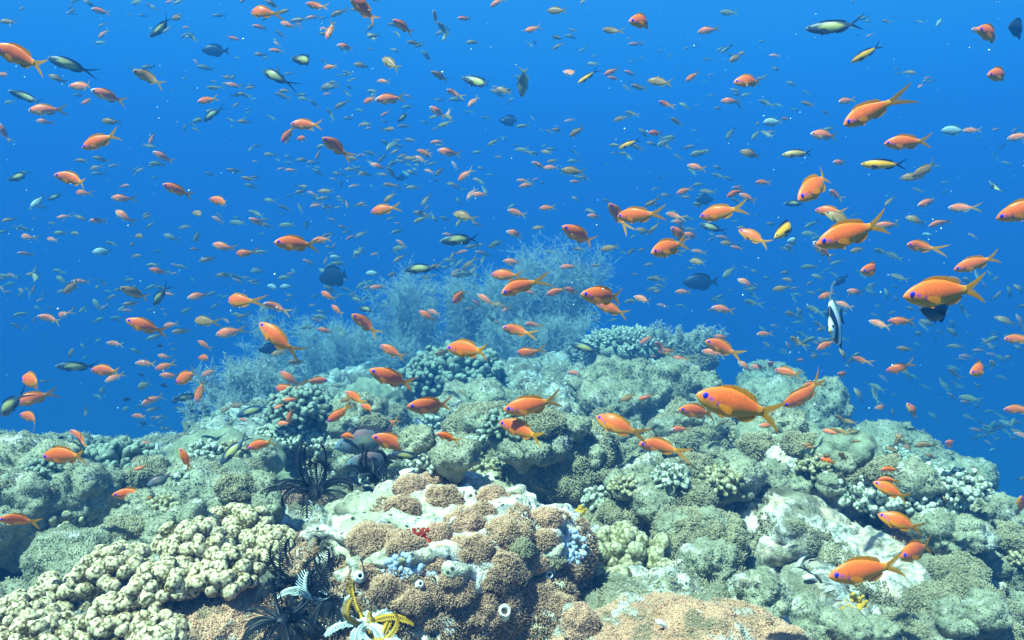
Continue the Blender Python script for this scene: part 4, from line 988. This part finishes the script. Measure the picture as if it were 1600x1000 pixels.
put_fish('parrot', 575, 722, 80, 5, 'red-backed parrotfish half hidden behind the feather star', TL=.16, yaw=.2, bi=3)
put_fish('parrot', 246, 752, 36, 20, 'small grey parrotfish with pink tail over the left ridge', TL=.1, yaw=.3, bi=3)
# right-facing one
put_fish('orange', 496, 595, 36, 2, 'small orange fish facing right over the hazy left bush', flip=True, group='orange fish of the school')

# smaller orange fish: x, y, length, tail angle (o = nearer, g = farther, water haze painted into the body colour)
O_ = """229,120,48,-25 125,135,42,0 165,149,46,-20 68,172,52,4 322,157,28,15 11,34,24,0 155,17,25,-10 160,54,22,35 87,122,28,-22 135,159,22,22 67,190,24,-4 170,190,30,-5 237,218,22,60 252,244,32,-30 378,190,20,-8 365,60,20,15 363,133,24,-10 390,137,18,0 385,150,18,-6 290,43,14,0 5,117,24,2 4,205,30,-80
424,6,22,-25 443,18,22,-20 492,9,32,-10 627,40,34,-30 515,50,30,70 447,38,26,-20 404,42,22,-8 430,79,22,0 405,85,20,0 538,73,26,-5 582,56,22,12 645,67,20,0 724,29,22,5 679,25,20,-80 775,5,26,30 737,66,22,10 514,105,24,8 608,98,36,-36 563,102,24,-5 685,118,28,-25 597,127,22,-5 444,142,20,0 785,141,26,-22 707,145,24,-25 576,157,24,20 606,155,46,8 738,160,24,45 682,174,30,-32 677,183,16,20 700,183,16,0 693,195,22,22 609,202,20,0 472,216,24,8 522,228,46,-36 501,228,18,15 681,222,22,5 770,223,22,32 698,238,36,-12 661,238,24,-16 617,237,18,30
911,2,16,50 868,17,32,-3 830,46,26,14 870,59,20,6 954,48,32,-8 1103,48,28,5 1149,91,28,28 1160,83,20,18 890,114,26,-20 953,113,24,25 957,122,20,-8 1028,128,38,-10 1080,121,24,34 1038,162,24,-18 985,177,22,-14 1055,189,22,-26 1138,158,26,-3 899,207,26,34 1022,208,24,0 1170,240,34,-15 815,197,20,10 870,203,20,-6 960,227,20,0
1528,48,30,-6 1285,211,46,-5 1260,162,22,-12 1320,158,28,10 1516,204,26,2 1590,214,32,10
126,251,22,0 126,301,24,0 188,310,34,-4 274,296,44,-25 342,314,40,-10 310,334,28,-12 190,336,32,-30 386,279,22,-10 151,345,24,0 98,339,22,12 92,364,22,3 118,365,22,-2 80,374,22,-5 40,370,24,-4 11,344,22,15 173,380,18,-15 219,369,24,2 346,385,38,-10 380,396,32,5 400,346,26,-26 213,400,20,-3 233,353,18,35 110,450,36,40 50,429,20,0 237,414,20,3 245,423,26,-16 207,457,40,-32 307,463,30,12 372,470,50,3 75,497,36,-12 97,492,24,20 318,502,42,-2 377,494,20,12 203,475,22,0 398,277,14,0
453,266,20,0 588,259,24,-15 608,289,22,-5 643,293,22,3 725,275,30,40 722,337,36,-14 747,304,26,5 607,310,24,42 542,320,16,75 563,319,20,-14 655,344,22,25 717,348,18,55 527,412,20,-5 717,464,36,50 757,467,30,-30 588,449,24,6 510,461,26,-25 525,483,24,-35 665,492,30,-30 677,488,24,-14 680,416,22,-6 428,479,36,-22
893,267,38,-6 859,262,24,3 815,282,20,0 821,290,24,10 1086,261,28,-14 1067,299,26,20 1147,302,28,30 1166,308,30,-22 1090,320,22,-14 1016,318,22,30 1052,337,30,-16 1060,347,24,-3 1078,368,30,-10 1003,360,24,-12 1135,380,24,-3 1150,387,20,-14 927,338,24,-5 853,325,26,5 805,332,30,-16 803,365,30,-15 840,356,22,10 950,388,28,14 986,393,18,45 903,389,18,5 886,417,28,5 798,409,30,-4 867,456,34,20 892,454,26,-22 1002,467,28,-15 1088,409,24,-8 1127,483,38,-10 1065,456,24,5 1163,441,26,-24 828,457,22,-10 1190,285,24,0 930,415,18,5
1310,254,26,0 1443,267,44,30 1423,277,34,5 1303,303,28,-30 1388,316,22,46 1447,317,36,18 1500,325,40,0 1294,330,40,-5 1309,341,46,-28 1283,389,46,-36 1383,352,34,5 1428,343,28,-20 1465,349,30,25 1338,391,26,12 1335,456,28,-8 1218,451,24,16 1290,462,28,24 1317,476,24,-20
177,591,28,24 255,573,32,18 320,559,30,8 262,587,32,-3 325,583,28,26 255,557,24,-8 235,626,28,22 178,537,26,-8 265,508,26,12 318,538,26,-30 370,628,22,-5 352,641,18,30 355,520,44,12 218,732,22,15 216,650,24,-5 135,643,20,80 225,568,30,-5
526,603,22,-5 453,650,28,65 442,662,24,10 452,625,26,5 575,637,30,-5 434,552,28,16 462,566,26,-8 506,516,26,-10 725,614,20,-15 690,552,26,0 540,625,22,20 640,600,18,5
830,507,26,-5 863,524,18,-30 897,583,26,0 1111,551,32,-5 1030,541,28,-42 1040,549,28,5 1008,532,26,42 1062,561,28,-3 1125,527,28,-6 1192,522,26,3 1162,571,24,-38 1183,574,26,-6 980,622,28,22 1007,622,24,24 1060,671,30,-5 1196,665,26,5 1168,610,22,-14 1125,662,22,25
1205,570,24,-36 1288,540,32,28 1372,506,30,-18 1405,502,36,2 1243,532,28,-34 1317,553,22,-60 1343,562,28,-18 1317,585,26,-12 1376,637,26,4 1443,695,32,18 1485,694,34,-24 1292,719,24,-14 1305,672,18,-20 1387,733,28,6 1412,545,26,-6 1476,780,14,-60 1596,748,18,20"""
G_ = """157,67,22,0 213,4,24,5 138,5,22,-26 340,24,20,4 472,154,20,-5 640,219,22,-6 891,57,22,-8 870,73,20,30 990,69,22,3 1136,20,28,-3 1133,78,22,36 925,100,22,-4 983,114,22,-16 818,130,48,82 1035,224,24,26 1140,210,24,58 1090,240,30,14 1180,212,24,48 265,370,26,-20 308,370,26,52 370,348,26,-4 95,437,24,-36 150,475,24,-52 173,465,22,-26 447,352,26,6 558,395,24,66 622,388,24,12 620,362,22,16 773,382,26,22 443,434,24,10 500,495,26,0 223,603,32,28 160,610,24,44 368,608,28,-14 528,522,22,14 558,521,20,0 592,528,22,30 533,553,20,0 570,554,18,50 1040,395,32,6 1137,427,26,40 1028,455,22,10 1262,365,24,3 1395,400,26,-22 1373,392,24,-12 1512,622,30,-3 1525,735,26,-45 1262,417,26,8 1228,426,22,0 1270,483,28,-24"""
def parse(s): return [tuple(float(v) for v in t.split(',')) for t in s.split()]
lst = [('o', *t) for t in parse(O_)] + [('g', *t) for t in parse(G_)]
lst.sort(key=lambda t: -t[3]); keep, rest = lst[:212], lst[212:]
def region(x, y):
    c = ['far left', 'left', 'centre left', 'centre', 'centre right', 'right', 'far right'][min(6, int(x / 1600 * 7))]
    r = ['topmost water', 'upper water', 'upper middle water', 'middle water', 'lower middle water', 'water above the reef', 'water before the reef'][min(6, int(y / 105))]
    return c, r
cnt = {}; keep.sort(key=lambda t: t[1])
for k, x, y, L, a in keep:
    d = ('haze-painted grey-green' if k == 'g' else 'mid-sized orange' if L >= 36 else 'small pink-orange' if L >= 26 else 'tiny pink-orange'); c, r = region(x, y)
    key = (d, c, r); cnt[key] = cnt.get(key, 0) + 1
    put_fish('haze_greyed' if k == 'g' else fr_.choice(['orange', 'coral', 'coral', 'coral', 'dusk']), x, y, L, a, f'{d} fish, {ORD[cnt[key] - 1]} from left of its kind, {c} {r}', TL=(.13 if k == 'g' else .088), group='haze-painted grey-green fish of the school' if k == 'g' else 'orange fish of the school')

# tall banded fish, seen almost from the front
def idol():
    D = 1.95; c = at(1305, 508, D); V, Q, cl, th = [], [], [], []
    n, sg = 26, 18; xs = np.linspace(0, 1, n + 1)
    top = smoothed(xs, [(0, .02), (.12, .08), (.25, .28), (.4, .46), (.6, .46), (.8, .2), (.92, .06), (1, .06)]); bot = smoothed(xs, [(0, -.02), (.12, -.08), (.25, -.22), (.4, -.36), (.6, -.38), (.8, -.18), (.92, -.05), (1, -.05)])
    wid = smoothed(xs, [(0, .01), (.1, .03), (.3, .085), (.5, .09), (.8, .04), (1, .012)])
    for i in range(n + 1):
        for k in range(sg):
            t = 2 * math.pi * k / sg; V.append((xs[i], wid[i] * math.cos(t) * (1 - .3 * abs(math.sin(t))), (top[i] + bot[i]) / 2 + (top[i] - bot[i]) / 2 * math.sin(t)))
    V = np.array(V); Q = np.array([[i * sg + k, i * sg + (k + 1) % sg, (i + 1) * sg + (k + 1) % sg, (i + 1) * sg + k] for i in range(n) for k in range(sg)])
    x = V[:, 0]; white = np.array((.9, .92, .84)); col = np.tile(white, (len(V), 1))
    col[(x > .22) & (x < .36)] = (.01, .012, .03); col[(x > .62) & (x < .8)] = (.85, .7, .2); col[(x > .8)] = (.01, .012, .03); col[x < .1] = (.8, .5, .1)
    root = bpy.data.objects.new('banded_fish', None); COL.objects.link(root)
    tag(root, 'tall black and white banded fish with trailing fin in the right water', 'fish')
    def sub(nm, V, F_, c, m, t=0): return link(nm, make_mesh(nm, np.asarray(V) - [.5, 0, 0], F_, [m], {'col': c, 'thin': np.full(len(V), t)}), root)
    sub('body', V, [Q], col, FISH)
    def strip(nm, A, B, c, w=.004):
        A = np.array(A, float); B = np.array(B, float); m = len(A); P = np.concatenate([A + [0, w, 0], B + [0, w, 0], A - [0, w, 0], B - [0, w, 0]]); i = np.arange(m - 1)
        q = np.concatenate([np.stack([i, i + 1, i + 1 + m, i + m], 1), np.stack([i + 2 * m + 1, i + 2 * m, i + 3 * m, i + 3 * m + 1], 1)]); sub(nm, P, [q], np.tile(np.array(c), (len(P), 1)), FIN)
    s = np.linspace(0, 1, 12)
    strip('dorsal_filament', [(.42 + .7 * q ** 1.3, 0, .44 + .62 * q - .35 * q * q) for q in s], [(.52 + .62 * q ** 1.2, 0, .44 + .55 * q - .33 * q * q) for q in s], (.8, .85, .8))
    strip('dorsal_fin', [(.5 + .4 * q, 0, .42 - .3 * q) for q in s], [(.55 + .4 * q, 0, .52 - .32 * q + .0 * q) for q in s], (.8, .75, .4))
    strip('anal_fin', [(.5 + .4 * q, 0, -.33 + .26 * q) for q in s], [(.6 + .34 * q, 0, -.5 + .36 * q) for q in s], (.02, .02, .05))
    strip('tail_fin', [(.98, 0, -.05 + .1 * q) for q in s], [(1.16 - .04 * math.sin(q * 3.14), 0, -.17 + .34 * q) for q in s], (.02, .02, .05))
    for sy in (1, -1):
        Ve, Te = ico(2); sub('eye', Ve * [.03, .02, .03] + [.17, sy * .045, .06], [Te], np.tile(np.array((.01, .01, .02)), (len(Ve), 1)), FISH)
    Mx = Matrix.Translation(Vector(c)) @ Matrix.Rotation(math.radians(-14), 4, 'Y') @ Matrix.Rotation(math.radians(56), 4, 'Z') @ Matrix.Scale(.135, 4)
    root.matrix_world = Mx
idol()

# the rest of the school, far off and past counting, as one mesh
def far_school():
    rng = np.random.default_rng(21); base = []
    for pk in ('haze_greyed', 'dusk', 'coral', 'haze_greyed', 'dusk'):  # two of the five carry painted-in haze grey
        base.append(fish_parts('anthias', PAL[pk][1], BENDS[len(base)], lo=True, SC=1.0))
    items = [(x, y, L, a, .088 if k == 'o' else .135) for k, x, y, L, a in rest]
    def add(n, x0, x1, y0, y1, L0, L1, a0, a1, tl):
        m = 0
        while m < n:
            cx, cy, ca = rng.uniform(x0, x1), rng.uniform(y0, y1), rng.normal(a0, a1 * .8); g = int(rng.integers(1, 14)); sp = rng.uniform(12, 60)
            for _ in range(g):
                x, y = cx + rng.normal(0, sp * 1.3), cy + rng.normal(0, sp * .7)
                if y < 720: items.append((x, y, rng.uniform(L0, L1) * rng.choice([.75, 1, 1, 1.2]), ca + rng.normal(0, a1 * .6), tl * rng.uniform(.8, 1.2)))
            m += g
    add(330, 0, 800, 0, 520, 13, 23, 0, 28, .125); add(210, 350, 1200, 120, 520, 13, 22, 0, 26, .125); add(60, 0, 1600, 0, 300, 8, 16, 5, 30, .1)
    add(90, 0, 420, 330, 660, 12, 22, 0, 30, .12); add(190, 1180, 1600, 440, 700, 15, 26, -28, 22, .14); add(60, 1000, 1300, 400, 600, 12, 22, -15, 25, .13)
    add(60, 500, 950, 240, 420, 12, 20, 0, 25, .12); add(60, 800, 1600, 20, 420, 8, 18, 5, 30, .13)
    Vt, Ct, Tt, tri, quad, tm, qm, n = [], [], [], [], [], [], [], 0
    for (x, y, L, a, tl) in items:
        flip = rng.uniform() < .12; Mx, D = fish_matrix(x, y, L, a, tl, flip, rng.uniform(-.6, .6), rng.uniform(-.2, .2)); R = np.array(Mx); parts = base[rng.integers(5)]
        for q, (V, fl, c, t) in parts.items():
            if q in ('pelvic_fin', 'pectoral_fin'): continue
            Vw = V @ R[:3, :3].T + R[:3, 3]
            for f in fl: (tri if f.shape[1] == 3 else quad).append(f + n); (tm if f.shape[1] == 3 else qm).append(np.full(len(f), 0 if t is None else 1))
            Vt.append(Vw); Ct.append(c); Tt.append(np.zeros(len(V)) if t is None else t); n += len(V)
    me = make_mesh('distant_fish_school', np.concatenate(Vt), [np.concatenate(tri), np.concatenate(quad)], [FISH, FIN], {'col': np.concatenate(Ct), 'thin': np.concatenate(Tt)}, midx=np.concatenate(tm + qm))
    tag(link('distant_fish_school', me), 'hundreds of tiny faded fish of the distant school filling the blue water', 'fish school', kind='stuff')
far_school()

# specks drifting in the water
rg = np.random.default_rng(9); Vs, Ts, n_ = [], [], 0; Vi, Ti = ico(1)
for _ in range(700):
    c = at(rg.uniform(-100, 1700), rg.uniform(-60, 640), rg.uniform(.9, 4.5)); Vs.append(Vi * rg.uniform(.0005, .0014) * rg.uniform(.6, 1.5, 3) + c); Ts.append(Ti + n_); n_ += len(Vi)
tag(link('drifting_specks', make_mesh('drifting_specks', np.concatenate(Vs), [np.concatenate(Ts)], [WHITESH])), 'tiny pale specks drifting in the blue water', 'plankton', kind='stuff')

# ------------------------------------------------------------------ water: light-scattering haze round everything
hx0, hx1, hy0, hy1, hz0, hz1 = -160, 160, -70, 210, -1.5, CAM[2] + 5.2
V = [(x, y, z) for x in (hx0, hx1) for y in (hy0, hy1) for z in (hz0, hz1)]
haze = link('haze', make_mesh('haze', V, [np.array([[0, 1, 3, 2], [4, 6, 7, 5], [0, 4, 5, 1], [2, 3, 7, 6], [0, 2, 6, 4], [1, 5, 7, 3]])], smooth=False))
m = bpy.data.materials.new('blue_water_haze'); m.use_nodes = True; n = m.node_tree.nodes; n.remove(n['Principled BSDF'])
pv = n.new('ShaderNodeVolumePrincipled'); m.node_tree.links.new(pv.outputs[0], n['Material Output'].inputs['Volume'])
SS, ST = (.0031, .0172, .0475), (.20, .11, .10)              # scattering and extinction per metre, red green blue
DENS = max(ST); colr = [a / DENS for a in SS]
pv.inputs['Color'].default_value = (*colr, 1)
pv.inputs['Density'].default_value = DENS
pv.inputs['Absorption Color'].default_value = (*[max(0, 1 - (t - a) / ((1 - c) * DENS)) ** 2 for t, a, c in zip(ST, SS, colr)], 1)
pv.inputs['Anisotropy'].default_value = 0.0
haze.data.materials.append(m); tag(haze, kind='stuff')
